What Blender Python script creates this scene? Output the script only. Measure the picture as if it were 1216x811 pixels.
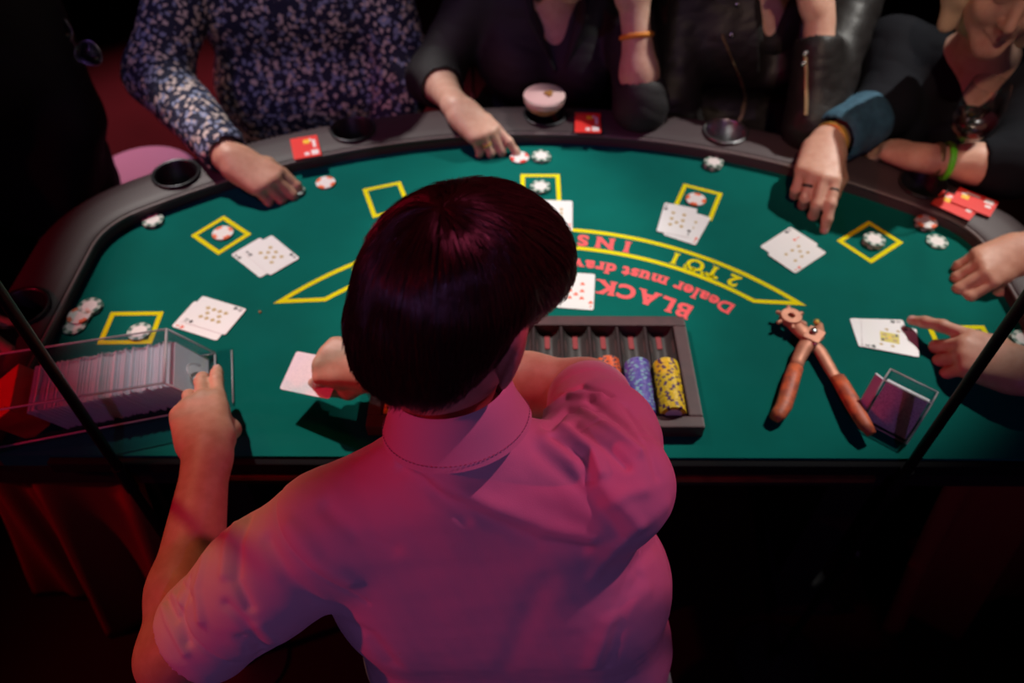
import bpy, bmesh, math, random
import numpy as np
from mathutils import Vector, Matrix
import openvdb

# ------------------------------------------------------------------ clear, camera, world, lights
for o in list(bpy.data.objects):
    bpy.data.objects.remove(o)
scene = bpy.context.scene
COL = scene.collection
FZ = 0.76                     # height of the felt above the floor; positions below are given relative to the felt
CAM_H, CAM_PITCH, CAM_ROLL, FPX = 0.972, math.radians(48.5), math.radians(0.22), 945.0

cam_data = bpy.data.cameras.new('camera')
cam = bpy.data.objects.new('camera', cam_data)
COL.objects.link(cam)
cam_data.sensor_width = 36.0
cam_data.lens = 36.0 * FPX / 1216.0
cam_data.clip_start = 0.02
cam_data.dof.use_dof = True
cam_data.dof.focus_distance = 0.82
cam_data.dof.aperture_fstop = 3.6
cam.matrix_world = (Matrix.Translation((0, 0, CAM_H + FZ))
                    @ Matrix.Rotation(math.pi / 2 - CAM_PITCH, 4, 'X')
                    @ Matrix.Rotation(CAM_ROLL, 4, 'Z'))
scene.camera = cam

scene.view_settings.view_transform = 'Standard'
scene.view_settings.look = 'None'
scene.view_settings.gamma = 1.0
scene.view_settings.use_curve_mapping = False
scene.view_settings.exposure = 0.0

world = bpy.data.worlds.new('world')
scene.world = world
world.use_nodes = True
bg = world.node_tree.nodes['Background']
bg.inputs['Color'].default_value = (0.5, 0.32, 0.36, 1)
bg.inputs['Strength'].default_value = 0.004


def spot(name, loc, target, color, power, angle, blend, size=0.04):
    d = bpy.data.lights.new(name, 'SPOT')
    d.color = color
    d.energy = power
    d.spot_size = math.radians(angle)
    d.spot_blend = blend
    d.shadow_soft_size = size
    o = bpy.data.objects.new(name, d)
    COL.objects.link(o)
    p = Vector(loc) + Vector((0, 0, FZ))
    t = Vector(target) + Vector((0, 0, FZ))
    o.location = p
    o.rotation_euler = (t - p).to_track_quat('-Z', 'Y').to_euler()
    return o


WHITE = (1.0, 0.97, 0.90)
spot('table_spot_west', (-1.35, 2.35, 2.8), (-0.25, 1.09, 0), WHITE, 360, 19.6, 0.5, 0.03)
spot('table_spot_east', (2.05, 2.25, 2.7), (0.38, 1.13, 0), WHITE, 380, 20, 0.5, 0.03)
spot('red_stage_lamp', (-2.5, -0.1, 1.7), (-0.45, 0.50, -0.1), (1.0, 0.012, 0.06), 80, 46, 0.7)
spot('red_edge_fill', (-2.7, 0.35, 0.95), (-0.64, 0.70, 0.03), (1.0, 0.01, 0.03), 60, 11, 0.5)  # second red lamp, added to redden the edges of the shoe
spot('amber_arm_fill', (-1.6, 1.5, 2.3), (-0.38, 0.46, 0.1), (1.0, 0.52, 0.22), 44, 12, 0.6)  # added amber fill that warms the dealer's left forearm
spot('magenta_stage_lamp', (1.5, 1.25, 2.3), (0.03, 0.46, 0.26), (1.0, 0.11, 0.26), 105, 17, 0.9)
spot('violet_stage_lamp', (0.3, -2.3, 1.8), (0.12, 0.45, 0.15), (0.55, 0.24, 0.78), 31, 38, 0.9)
spot('player_fill_west', (-0.15, -0.5, 2.7), (-0.50, 1.85, 0.22), (1.0, 0.80, 0.72), 42, 23, 0.9)  # added fill from above the camera to brighten the players
spot('player_fill_east', (0.15, -0.5, 2.7), (0.86, 1.48, 0.20), (1.0, 0.68, 0.50), 120, 24, 0.9)  # added warm fill, aimed mostly at the blonde player
spot('red_floor_wash', (-2.6, 3.6, 2.6), (-1.05, 2.3, -0.76), (1.0, 0.22, 0.26), 1500, 34, 0.8)
spot('purple_wash', (-1.5, 0.2, 2.7), (0.0, 2.0, -0.1), (0.50, 0.26, 0.90), 40, 34, 0.8)

# ------------------------------------------------------------------ helpers
rng = random.Random(7)


def on(px, py, z=0.0):
    """point of the horizontal plane at height z (above the felt) seen at a place of the photograph"""
    x, y = px - 608.0, py - 405.5
    c, s = math.cos(CAM_ROLL), math.sin(CAM_ROLL)
    x, y = c * x + s * y, -s * x + c * y
    zc = (CAM_H - z) / (math.sin(CAM_PITCH) + y / FPX * math.cos(CAM_PITCH))
    return Vector((x / FPX * zc, zc * (math.cos(CAM_PITCH) - y / FPX * math.sin(CAM_PITCH)), z))


def link(o, parent=None):
    COL.objects.link(o)
    if parent is not None:
        o.parent = parent
    return o


def tag(o, label=None, cat=None, group=None, kind=None):
    if label: o['label'] = label
    if cat: o['category'] = cat
    if group: o['group'] = group
    if kind: o['kind'] = kind
    return o


def thing(name, loc, label, cat, group=None, rz=0.0):
    o = bpy.data.objects.new(name, None)
    o.empty_display_size = 0.05
    link(o)
    o.location = Vector(loc) + Vector((0, 0, FZ))
    o.rotation_euler.z = rz
    return tag(o, label, cat, group)


def mesh_obj(name, me, mats, parent=None, loc=None, rz=0.0, smooth=False):
    if mats is not None:
        if len(me.materials): me.materials.clear()
        for m in (mats if isinstance(mats, (list, tuple)) else [mats]):
            me.materials.append(m)
    if smooth:
        me.polygons.foreach_set('use_smooth', [True] * len(me.polygons))
    o = bpy.data.objects.new(name, me)
    link(o, parent)
    if parent is None:
        o.location = Vector(loc or (0, 0, 0)) + Vector((0, 0, FZ))
    elif loc is not None:
        o.location = loc
    o.rotation_euler.z = rz
    return o


def bm_mesh(bm, name='mesh'):
    me = bpy.data.meshes.new(name)
    bm.normal_update()
    bm.to_mesh(me)
    bm.free()
    return me


class MB:
    """collects simple solids; build() links them as one mesh object"""
    def __init__(self):
        self.v, self.f, self.m = [], [], []

    def add(self, verts, faces, mi=0):
        b = len(self.v)
        self.v += [tuple(p) for p in verts]
        self.f += [tuple(b + i for i in f) for f in faces]
        self.m += [mi] * len(faces)
        return self

    def box(self, c, size, mat=None, mi=0):
        c = Vector(c)
        vs = []
        for z in (-.5, .5):
            for x, y in ((-.5, -.5), (.5, -.5), (.5, .5), (-.5, .5)):
                p = Vector((x * size[0], y * size[1], z * size[2]))
                if mat is not None: p = mat @ p
                vs.append(c + p)
        return self.add(vs, [(3, 2, 1, 0), (4, 5, 6, 7), (0, 1, 5, 4), (1, 2, 6, 5), (2, 3, 7, 6), (3, 0, 4, 7)], mi)

    def prism(self, poly, z0, z1, mi=0):
        n = len(poly)
        vs = [(p[0], p[1], z0) for p in poly] + [(p[0], p[1], z1) for p in poly]
        fs = [tuple(range(n - 1, -1, -1)), tuple(range(n, 2 * n))]
        fs += [(i, (i + 1) % n, n + (i + 1) % n, n + i) for i in range(n)]
        return self.add(vs, fs, mi)

    def hexa(self, quad_a, quad_b, mi=0):
        vs = list(quad_a) + list(quad_b)
        return self.add(vs, [(3, 2, 1, 0), (4, 5, 6, 7), (0, 1, 5, 4), (1, 2, 6, 5), (2, 3, 7, 6), (3, 0, 4, 7)], mi)

    def tube(self, pts, radii, n=8, cap=True, squash=None, mi=0):
        pts = [Vector(p) for p in pts]
        if not isinstance(radii, (list, tuple)): radii = [radii] * len(pts)
        b = len(self.v)
        up = Vector((0, 0, 1))
        for i, p in enumerate(pts):
            t = (pts[min(i + 1, len(pts) - 1)] - pts[max(i - 1, 0)]).normalized()
            a = t.cross(up)
            if a.length < 1e-3: a = t.cross(Vector((1, 0, 0)))
            a.normalize()
            c = a.cross(t).normalized()
            sq = squash or (1, 1)
            for k in range(n):
                w = 2 * math.pi * k / n
                q = p + (a * math.cos(w) * sq[0] + c * math.sin(w) * sq[1]) * radii[i]
                self.v.append(tuple(q))
        fs = []
        for i in range(len(pts) - 1):
            for k in range(n):
                fs.append((b + i * n + k, b + (i + 1) * n + k, b + (i + 1) * n + (k + 1) % n, b + i * n + (k + 1) % n))
        if cap:
            fs.append(tuple(b + k for k in range(n)))
            fs.append(tuple(b + (len(pts) - 1) * n + k for k in range(n - 1, -1, -1)))
        self.f += fs
        self.m += [mi] * len(fs)
        return self

    def lathe(self, prof, c=(0, 0, 0), n=28, close=False, mi=0):
        b = len(self.v)
        for r, z in prof:
            for k in range(n):
                w = 2 * math.pi * k / n
                self.v.append((c[0] + r * math.cos(w), c[1] + r * math.sin(w), c[2] + z))
        m = len(prof)
        fs = []
        for i in range(m if close else m - 1):
            j = (i + 1) % m
            for k in range(n):
                fs.append((b + i * n + k, b + i * n + (k + 1) % n, b + j * n + (k + 1) % n, b + j * n + k))
        self.f += fs
        self.m += [mi] * len(fs)
        return self

    def mesh(self, name='mesh', recalc=True):
        me = bpy.data.meshes.new(name)
        me.from_pydata(self.v, [], self.f)
        me.polygons.foreach_set('material_index', self.m)
        if recalc:
            bm = bmesh.new()
            bm.from_mesh(me)
            bmesh.ops.recalc_face_normals(bm, faces=bm.faces)
            bm.to_mesh(me)
            bm.free()
        me.update()
        return me

    def build(self, name, mats, parent=None, loc=None, rz=0.0, smooth=False, bevel=0.0):
        me = self.mesh(name)
        if bevel:
            bm = bmesh.new()
            bm.from_mesh(me)
            bmesh.ops.bevel(bm, geom=list(bm.edges), offset=bevel, segments=2, profile=0.6, affect='EDGES', clamp_overlap=True)
            bm.to_mesh(me)
            bm.free()
        o = mesh_obj(name, me, mats, parent, loc, rz, smooth)
        return o


def smooth_angle(me, ang=40):
    bm = bmesh.new()
    bm.from_mesh(me)
    for f in bm.faces: f.smooth = True
    for e in bm.edges:
        e.smooth = not (len(e.link_faces) == 2 and e.calc_face_angle(0) > math.radians(ang))
    bm.to_mesh(me)
    bm.free()


# ------------------------------------------------------------------ materials
def mat(name, color, rough=0.6, metal=0.0, spec=0.5, noise=None, bump=None, **kw):
    m = bpy.data.materials.new(name)
    m.use_nodes = True
    nt = m.node_tree
    b = nt.nodes['Principled BSDF']
    b.inputs['Base Color'].default_value = (*color, 1)
    b.inputs['Roughness'].default_value = rough
    b.inputs['Metallic'].default_value = metal
    b.inputs['Specular IOR Level'].default_value = spec
    for k, v in kw.items():
        b.inputs[k.replace('_', ' ')].default_value = v
    if noise or bump:
        tc = nt.nodes.new('ShaderNodeTexCoord')
    if noise:                               # noise = (scale, other colour, detail)
        n = nt.nodes.new('ShaderNodeTexNoise')
        n.inputs['Scale'].default_value = noise[0]
        n.inputs['Detail'].default_value = noise[2] if len(noise) > 2 else 4
        r = nt.nodes.new('ShaderNodeValToRGB')
        r.color_ramp.elements[0].position = 0.35
        r.color_ramp.elements[1].position = 0.65
        r.color_ramp.elements[0].color = (*color, 1)
        r.color_ramp.elements[1].color = (*noise[1], 1)
        nt.links.new(tc.outputs['Object'], n.inputs['Vector'])
        nt.links.new(n.outputs['Fac'], r.inputs['Fac'])
        nt.links.new(r.outputs['Color'], b.inputs['Base Color'])
    if bump:                                # bump = (scale, strength, distance)
        n2 = nt.nodes.new('ShaderNodeTexNoise')
        n2.inputs['Scale'].default_value = bump[0]
        n2.inputs['Detail'].default_value = 3
        bp = nt.nodes.new('ShaderNodeBump')
        bp.inputs['Strength'].default_value = bump[1]
        bp.inputs['Distance'].default_value = bump[2]
        nt.links.new(tc.outputs['Object'], n2.inputs['Vector'])
        nt.links.new(n2.outputs['Fac'], bp.inputs['Height'])
        nt.links.new(bp.outputs['Normal'], b.inputs['Normal'])
    return m


def speckle(name, c0, c1, scale, size, rough=0.6, c2=None, warp=0.0):
    """small dots on a ground: card backs, printed cloth"""
    m = mat(name, c0, rough)
    nt = m.node_tree
    b = nt.nodes['Principled BSDF']
    tc = nt.nodes.new('ShaderNodeTexCoord')
    v = nt.nodes.new('ShaderNodeTexVoronoi')
    v.inputs['Scale'].default_value = scale
    r = nt.nodes.new('ShaderNodeValToRGB')
    r.color_ramp.elements[0].position = size
    r.color_ramp.elements[0].color = (*c1, 1)
    r.color_ramp.elements[1].position = size + 0.12
    r.color_ramp.elements[1].color = (*c0, 1)
    if warp:
        nz = nt.nodes.new('ShaderNodeTexNoise'); nz.inputs['Scale'].default_value = scale * 1.1; nz.inputs['Detail'].default_value = 2
        va = nt.nodes.new('ShaderNodeVectorMath'); va.operation = 'MULTIPLY_ADD'
        va.inputs[1].default_value = (warp, warp, warp)
        nt.links.new(tc.outputs['Object'], nz.inputs['Vector'])
        nt.links.new(nz.outputs['Color'], va.inputs[0]); nt.links.new(tc.outputs['Object'], va.inputs[2])
        nt.links.new(va.outputs[0], v.inputs['Vector'])
    else:
        nt.links.new(tc.outputs['Object'], v.inputs['Vector'])
    nt.links.new(v.outputs['Distance'], r.inputs['Fac'])
    out = r.outputs['Color']
    if c2:
        mx = nt.nodes.new('ShaderNodeMix')
        mx.data_type = 'RGBA'
        gt = nt.nodes.new('ShaderNodeMath')
        gt.operation = 'GREATER_THAN'
        gt.inputs[1].default_value = 0.55
        sep = nt.nodes.new('ShaderNodeSeparateColor')
        nt.links.new(v.outputs['Color'], sep.inputs['Color'])
        nt.links.new(sep.outputs['Red'], gt.inputs[0])
        r2 = nt.nodes.new('ShaderNodeValToRGB')
        r2.color_ramp.elements[0].position = size
        r2.color_ramp.elements[0].color = (*c2, 1)
        r2.color_ramp.elements[1].position = size + 0.12
        r2.color_ramp.elements[1].color = (*c0, 1)
        nt.links.new(v.outputs['Distance'], r2.inputs['Fac'])
        nt.links.new(gt.outputs[0], mx.inputs['Factor'])
        nt.links.new(out, mx.inputs['A'])
        nt.links.new(r2.outputs['Color'], mx.inputs['B'])
        out = mx.outputs['Result']
    nt.links.new(out, b.inputs['Base Color'])
    return m


def clear_mat(name, color, rough=0.03, ior=1.45):
    """thin clear sheet or wall: lets light straight through, mirrors a little at glancing angles"""
    m = bpy.data.materials.new(name)
    m.use_nodes = True
    nt = m.node_tree
    nt.nodes.remove(nt.nodes['Principled BSDF'])
    out = nt.nodes['Material Output']
    tr = nt.nodes.new('ShaderNodeBsdfTransparent'); tr.inputs['Color'].default_value = (*color, 1)
    gl = nt.nodes.new('ShaderNodeBsdfGlossy'); gl.inputs['Roughness'].default_value = rough
    lw = nt.nodes.new('ShaderNodeLayerWeight'); lw.inputs['Blend'].default_value = 0.5
    pw = nt.nodes.new('ShaderNodeMath'); pw.operation = 'POWER'; pw.inputs[1].default_value = 4.0
    fr = nt.nodes.new('ShaderNodeMath'); fr.operation = 'MULTIPLY_ADD'; fr.inputs[1].default_value = 0.55; fr.inputs[2].default_value = ((ior - 1) / (ior + 1)) ** 2
    nt.links.new(lw.outputs['Facing'], pw.inputs[0]); nt.links.new(pw.outputs[0], fr.inputs[0])
    mx = nt.nodes.new('ShaderNodeMixShader')
    nt.links.new(fr.outputs[0], mx.inputs[0]); nt.links.new(tr.outputs[0], mx.inputs[1]); nt.links.new(gl.outputs[0], mx.inputs[2])
    nt.links.new(mx.outputs[0], out.inputs['Surface'])
    return m


M = {}
M['felt'] = mat('felt', (0.001, 0.125, 0.103), 0.95, spec=0.1, noise=(9, (0.001, 0.110, 0.090)), bump=(900, 0.25, 0.0006))
M['yellow_print'] = mat('yellow_print', (0.75, 0.66, 0.004), 0.9, spec=0.1)
M['red_print'] = mat('red_print', (0.93, 0.125, 0.135), 0.9, spec=0.1)
M['vinyl'] = mat('vinyl', (0.055, 0.036, 0.040), 0.55, bump=(420, 0.25, 0.0008))
M['vinyl_lip'] = mat('vinyl_lip', (0.16, 0.13, 0.13), 0.4)
M['black'] = mat('black', (0.012, 0.011, 0.012), 0.5)
M['matte_black'] = mat('matte_black', (0.006, 0.006, 0.007), 0.9, spec=0.1)
M['pole'] = mat('pole', (0.006, 0.006, 0.006), 0.4, spec=0.3)
M['chip_pale'] = mat('chip_pale', (0.46, 0.54, 0.48), 0.5)
M['king_gold'] = mat('king_gold', (0.70, 0.60, 0.04), 0.5)
M['wood_edge'] = mat('wood_edge', (0.16, 0.05, 0.03), 0.4, noise=(30, (0.09, 0.03, 0.02)))
M['floor'] = mat('floor', (0.026, 0.007, 0.009), 0.95, spec=0.05, noise=(1.4, (0.016, 0.005, 0.006), 5), bump=(60, 0.3, 0.004))
M['wall'] = mat('wall', (0.02, 0.012, 0.014), 0.9, noise=(3, (0.014, 0.01, 0.012)))
M['skirt'] = mat('skirt', (0.20, 0.03, 0.02), 0.85, spec=0.1, bump=(160, 0.2, 0.001))
M['steel'] = mat('steel', (0.62, 0.62, 0.64), 0.22, 1.0)
M['dark_steel'] = mat('dark_steel', (0.05, 0.05, 0.055), 0.35, 0.8)
M['mid_steel'] = mat('mid_steel', (0.26, 0.26, 0.27), 0.3, 0.9)
M['gold'] = mat('gold', (0.92, 0.62, 0.14), 0.35, 0.7)
M['card'] = mat('card', (0.80, 0.80, 0.80), 0.35)
M['card_edge'] = mat('card_edge', (0.90, 0.88, 0.92), 0.6)
M['card_back'] = speckle('card_back', (0.90, 0.90, 0.95), (0.74, 0.76, 0.84), 460, 0.30, 0.35)
M['pip_gold'] = mat('pip_gold', (0.48, 0.33, 0.09), 0.5)
M['pip_black'] = mat('pip_black', (0.02, 0.02, 0.022), 0.5)
M['pip_red'] = mat('pip_red', (0.80, 0.10, 0.03), 0.5)
M['pip_ochre'] = mat('pip_ochre', (0.85, 0.55, 0.12), 0.5)
M['chip_white'] = mat('chip_white', (0.78, 0.74, 0.72), 0.45)
M['chip_green'] = mat('chip_green', (0.02, 0.10, 0.065), 0.45)
M['chip_orange'] = mat('chip_orange', (0.80, 0.13, 0.03), 0.45)
M['chip_dark'] = mat('chip_dark', (0.05, 0.02, 0.05), 0.45)
M['chip_yellow'] = mat('chip_yellow', (0.85, 0.56, 0.01), 0.45)
M['chip_purple'] = mat('chip_purple', (0.10, 0.02, 0.10), 0.45)
M['chip_blue'] = mat('chip_blue', (0.13, 0.09, 0.42), 0.45)
M['chip_sky'] = mat('chip_sky', (0.22, 0.40, 0.50), 0.45)
M['chip_red'] = mat('chip_red', (0.70, 0.05, 0.04), 0.45)
M['tray'] = mat('tray', (0.075, 0.024, 0.028), 0.5, noise=(40, (0.055, 0.018, 0.022)))
M['tray_inside'] = mat('tray_inside', (0.05, 0.025, 0.028), 0.35)
M['tray_tube'] = mat('tray_tube', (0.13, 0.11, 0.11), 0.2, 0.6)
M['tray_red'] = mat('tray_red', (0.26, 0.012, 0.018), 0.6)
M['acrylic'] = clear_mat('acrylic', (0.93, 0.93, 0.95), 0.04, 1.5)
M['acrylic_edge'] = mat('acrylic_edge', (0.62, 0.56, 0.60), 0.15, Alpha=0.7)  # pale tint stands for the light that clear edges catch
M['glass'] = clear_mat('glass', (0.98, 0.98, 0.98), 0.0)
M['wine'] = mat('wine', (0.020, 0.001, 0.003), 0.25)
M['foam'] = mat('foam', (0.78, 0.52, 0.50), 0.8, bump=(300, 0.2, 0.001))
M['drink'] = mat('drink', (0.55, 0.22, 0.10), 0.3)
M['bean'] = mat('bean', (0.42, 0.20, 0.04), 0.6)
M['voucher'] = mat('voucher', (0.78, 0.035, 0.03), 0.4)
M['voucher_white'] = mat('voucher_white', (0.85, 0.75, 0.75), 0.5)
M['voucher_yellow'] = mat('voucher_yellow', (0.90, 0.55, 0.02), 0.5)
M['copper'] = mat('copper', (0.66, 0.28, 0.17), 0.5, 0.25, noise=(60, (0.50, 0.20, 0.12)), bump=(200, 0.15, 0.0008))
M['grip'] = mat('grip', (0.72, 0.14, 0.045), 0.55, noise=(70, (0.36, 0.075, 0.04)), bump=(240, 0.3, 0.001))
M['plastic_white'] = mat('plastic_white', (0.62, 0.64, 0.70), 0.5)
M['pale_blue'] = mat('pale_blue', (0.07, 0.15, 0.28), 0.6)
M['chair_frame'] = mat('chair_frame', (0.40, 0.30, 0.38), 0.4)
M['chair_seat'] = mat('chair_seat', (0.05, 0.03, 0.04), 0.8)

# ------------------------------------------------------------------ the room
fl = MB().box((0, 2.0, -FZ - 0.05), (14, 14, 0.1)).build('floor', M['floor'])
tag(fl, kind='structure')
wb = MB().box((0, 7.0, 1.0), (14, 0.1, 3.6)).build('wall_back', M['wall'])
tag(wb, kind='structure')

# ------------------------------------------------------------------ the blackjack table
XC, HALF, ARC_Y, ARC_R, NEAR_Y, FIL = 0.05, 0.792, 0.20, 1.21, 0.637, 0.12


def table_path(off=0.0, n_arc=60, n_fil=10):
    """felt outline from the dealer's left corner round the players' arc to the right corner, pushed outwards by off"""
    pts = [(-HALF - off, NEAR_Y), (-HALF - off, NEAR_Y + 0.15)]
    fx = HALF - FIL
    fy = ARC_Y + math.sqrt((ARC_R - FIL) ** 2 - fx ** 2)
    a1 = math.atan2(fy - ARC_Y, -fx)
    for i in range(n_fil + 1):
        a = math.pi + (a1 - math.pi) * i / n_fil
        pts.append((-fx + (FIL + off) * math.cos(a), fy + (FIL + off) * math.sin(a)))
    a2 = math.pi - a1
    for i in range(1, n_arc):
        a = a1 + (a2 - a1) * i / n_arc
        pts.append(((ARC_R + off) * math.cos(a), ARC_Y + (ARC_R + off) * math.sin(a)))
    for i in range(n_fil + 1):
        a = a2 + (0 - a2) * i / n_fil
        pts.append((fx + (FIL + off) * math.cos(a), fy + (FIL + off) * math.sin(a)))
    pts += [(HALF + off, NEAR_Y + 0.15), (HALF + off, NEAR_Y)]
    return [(x + XC, y) for x, y in pts]


table = thing('blackjack_table', (0, 0, 0), 'green felt blackjack table with curved dark padded rail and yellow and red print', 'table')
MB().prism(table_path(0.004)[::-1], -0.028, 0.0).build('felt_top', M['felt'], table)
MB().prism(table_path(0.10)[::-1], -0.075, -0.0285).build('table_body', M['black'], table)
eb = MB()
for x0, x1 in ((-0.72, -0.005), (0.005, 0.72)):
    eb.box((XC + (x0 + x1) / 2, NEAR_Y - 0.006, -0.016), (x1 - x0, 0.012, 0.024))
eb.build('edge_strip', M['matte_black'], table, bevel=0.003)
MB().box((XC, NEAR_Y - 0.003, -0.05), (0.98, 0.008, 0.010)).build('wood_strip', M['wood_edge'], table)

prof = [(0.004, -0.03), (0.004, 0.020), (0.007, 0.027), (0.013, 0.030), (0.028, 0.031), (0.060, 0.034), (0.088, 0.031),
        (0.106, 0.022), (0.116, 0.006), (0.118, -0.02), (0.112, -0.045), (0.10, -0.06)]
rings = [table_path(o_) for o_, _ in prof]
rv, rf, rm = [], [], []
npth = len(rings[0])
for j, (o_, z_) in enumerate(prof):
    rv += [(x, y, z_) for x, y in rings[j]]
for j in range(len(prof) - 1):
    for i in range(npth - 1):
        rf.append((j * npth + i, (j + 1) * npth + i, (j + 1) * npth + i + 1, j * npth + i + 1))
for i in range(npth - 1):
    rf.append(((len(prof) - 1) * npth + i, i, i + 1, (len(prof) - 1) * npth + i + 1))
rf.append(tuple(j * npth for j in range(len(prof)))[::-1])
rf.append(tuple(j * npth + npth - 1 for j in range(len(prof))))
rail_me = bpy.data.meshes.new('rail')
rail_me.from_pydata(rv, [], rf)
bm = bmesh.new(); bm.from_mesh(rail_me)
bmesh.ops.recalc_face_normals(bm, faces=bm.faces)
bm.to_mesh(rail_me); bm.free()
rail = mesh_obj('rail', rail_me, M['vinyl'], table)
# cup holders: real wells cut into the rail
CUPS = [(-0.330, 0), (-0.652, 0), (0.068, 0), (0.437, 0), (0.795, 0)]


def rail_mid(x):
    d = 0.060
    fx = HALF - FIL
    lx = x - XC
    if abs(lx) < 0.745:
        return Vector((x, ARC_Y + math.sqrt((ARC_R + d) ** 2 - lx ** 2), 0))
    return None


cup_pos = [rail_mid(-0.330), rail_mid(-0.650), rail_mid(0.068), rail_mid(0.437), rail_mid(0.785), Vector((XC - HALF - 0.06, 0.90, 0)), Vector((XC + HALF + 0.06, 0.90, 0))]
cutter_mb = MB()
for p in cup_pos:
    cutter_mb.lathe([(0.0001, -0.10), (0.0405, -0.10), (0.0405, 0.06), (0.0001, 0.06)], (p.x, p.y, 0), 32)
cut = cutter_mb.build('cutter', None)
cut.location = (0, 0, FZ)
bmod = rail.modifiers.new('wells', 'BOOLEAN')
bmod.operation = 'DIFFERENCE'
bmod.solver = 'EXACT'
bmod.object = cut
bpy.context.view_layer.update()
dg = bpy.context.evaluated_depsgraph_get()
new_me = bpy.data.meshes.new_from_object(rail.evaluated_get(dg))
rail.modifiers.clear()
rail.data = new_me
bpy.data.objects.remove(cut)
smooth_angle(rail.data, 35)
for i, p in enumerate(cup_pos):
    c = MB().lathe([(0.0001, -0.055), (0.037, -0.055), (0.039, -0.050), (0.0395, 0.034), (0.043, 0.0375), (0.0465, 0.036), (0.0455, 0.0335), (0.0402, 0.031), (0.0402, -0.053), (0.0001, -0.058)], n=36)
    c.build('cup_holder', M['dark_steel'] if i != 3 else M['mid_steel'], table, loc=(p.x, p.y, 0), smooth=True)
lip = MB().tube([(x, y, 0.0225) for x, y in table_path(0.004)], 0.0035, 6)
lip.build('rail_lip', M['vinyl_lip'], table, smooth=True)
for x in (-0.55, 0.65):
    lg = MB().box((x, 1.05, -0.40), (0.09, 0.50, 0.66)).box((x, 1.05, -0.745), (0.12, 0.66, 0.03))
    lg.build('leg', M['black'], table)

# ---- printed layout
PZ = 0.0004


def strip(poly_pts, w, closed=True, z=PZ):
    """band of width w along a polyline with mitred corners"""
    P = [Vector(p[:2]) for p in poly_pts]
    n = len(P)
    inn, out = [], []
    for i, p in enumerate(P):
        a = (p - P[(i - 1) % n]).normalized() if (closed or i > 0) else (P[1] - P[0]).normalized()
        b = (P[(i + 1) % n] - p).normalized() if (closed or i < n - 1) else a
        na, nb = Vector((-a.y, a.x)), Vector((-b.y, b.x))
        m = (na + nb)
        m = m / max(0.35, m.length_squared) * 2 if m.length > 1e-6 else na
        inn.append(p + m * w / 2); out.append(p - m * w / 2)
    vs = [(q.x, q.y, z) for q in inn] + [(q.x, q.y, z) for q in out]
    fs = [(i, n + i, n + (i + 1) % n, (i + 1) % n) for i in range(n if closed else n - 1)]
    return vs, fs


def rect(c, u, w, l):
    u = Vector(u).normalized(); v = Vector((-u.y, u.x)); c = Vector(c)
    return [c + u * (w / 2 * a) + v * (l / 2 * b) for a, b in ((-1, -1), (1, -1), (1, 1), (-1, 1))]


BOXES = [((-0.630, 0.887), (1, 0.02), 0.080, 0.064), ((-0.538, 1.120), (0.77, -0.63), 0.074, 0.066), ((-0.243, 1.226), (0.94, 0.33), 0.068, 0.084),
         ((0.055, 1.262), (1, 0), 0.070, 0.082), ((0.357, 1.222), (0.92, -0.39), 0.070, 0.082), ((0.657, 1.108), (0.80, 0.60), 0.086, 0.068),
         ((0.737, 0.862), (1, 0.0), 0.088, 0.066)]
for c, u, w, l in BOXES:
    r = rect(c, u, w, l)
    MB().add(*strip(r, 0.0084)).build('betting_box', M['yellow_print'], table)
BC = Vector((0.047, 0.536))


def polar(r, deg):
    a = math.radians(deg)
    return Vector((BC.x + r * math.sin(a), BC.y + r * math.cos(a)))


R_OUT, R_IN = 0.605, 0.556
dq = math.degrees(math.acos(0.413 / R_OUT)); di = math.degrees(math.acos(0.418 / R_IN))
band = [polar(R_OUT, -dq + 2 * dq * i / 60) for i in range(61)] + [polar(R_IN, di - 2 * di * i / 60) for i in range(61)]
MB().add(*strip(band, 0.0088)).build('insurance_band', M['yellow_print'], table)

_glyphs = {}


def glyph(ch, bold=0.036):
    if ch in _glyphs: return _glyphs[ch]
    cu = bpy.data.curves.new('glyph', 'FONT')
    cu.body = ch
    cu.size = 1.0
    cu.offset = bold
    cu.resolution_u = 4
    o = bpy.data.objects.new('glyph', cu)
    COL.objects.link(o)
    bpy.context.view_layer.update()
    me = bpy.data.meshes.new_from_object(o.evaluated_get(bpy.context.evaluated_depsgraph_get()))
    vs = [v.co.copy() for v in me.vertices]
    fs = [tuple(p.vertices) for p in me.polygons]
    es = {}
    for p in me.polygons:
        for k in p.edge_keys: es[k] = es.get(k, 0) + 1
    bpy.data.objects.remove(o); bpy.data.curves.remove(cu); bpy.data.meshes.remove(me)
    if vs:
        lo, hi = min(v.y for v in vs), max(v.y for v in vs)
        extra = []
        for (a, b), cnt in es.items():
            if cnt != 1: continue
            A, B = vs[a], vs[b]
            if abs(A.y - B.y) > 0.012 or abs(A.x - B.x) < 0.07 or abs(A.x - B.x) > 0.26: continue
            if ch in '3O0QSCG,': continue
            s = 0.055
            if A.y < lo + 0.02: extra.append((min(A.x, B.x) - s, max(A.x, B.x) + s, lo, lo + 0.075))
            elif A.y > hi - 0.02: extra.append((min(A.x, B.x) - s, max(A.x, B.x) + s, hi - 0.075, hi))
        for x0, x1, y0, y1 in extra:
            k = len(vs)
            vs += [Vector((x0, y0, 0.002)), Vector((x1, y0, 0.002)), Vector((x1, y1, 0.002)), Vector((x0, y1, 0.002))]
            fs.append((k, k + 1, k + 2, k + 3))
        x0, x1 = min(v.x for v in vs), max(v.x for v in vs)
    else:
        x0, x1 = 0.0, 0.28
    _glyphs[ch] = (vs, fs, x0, x1)
    return _glyphs[ch]


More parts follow.
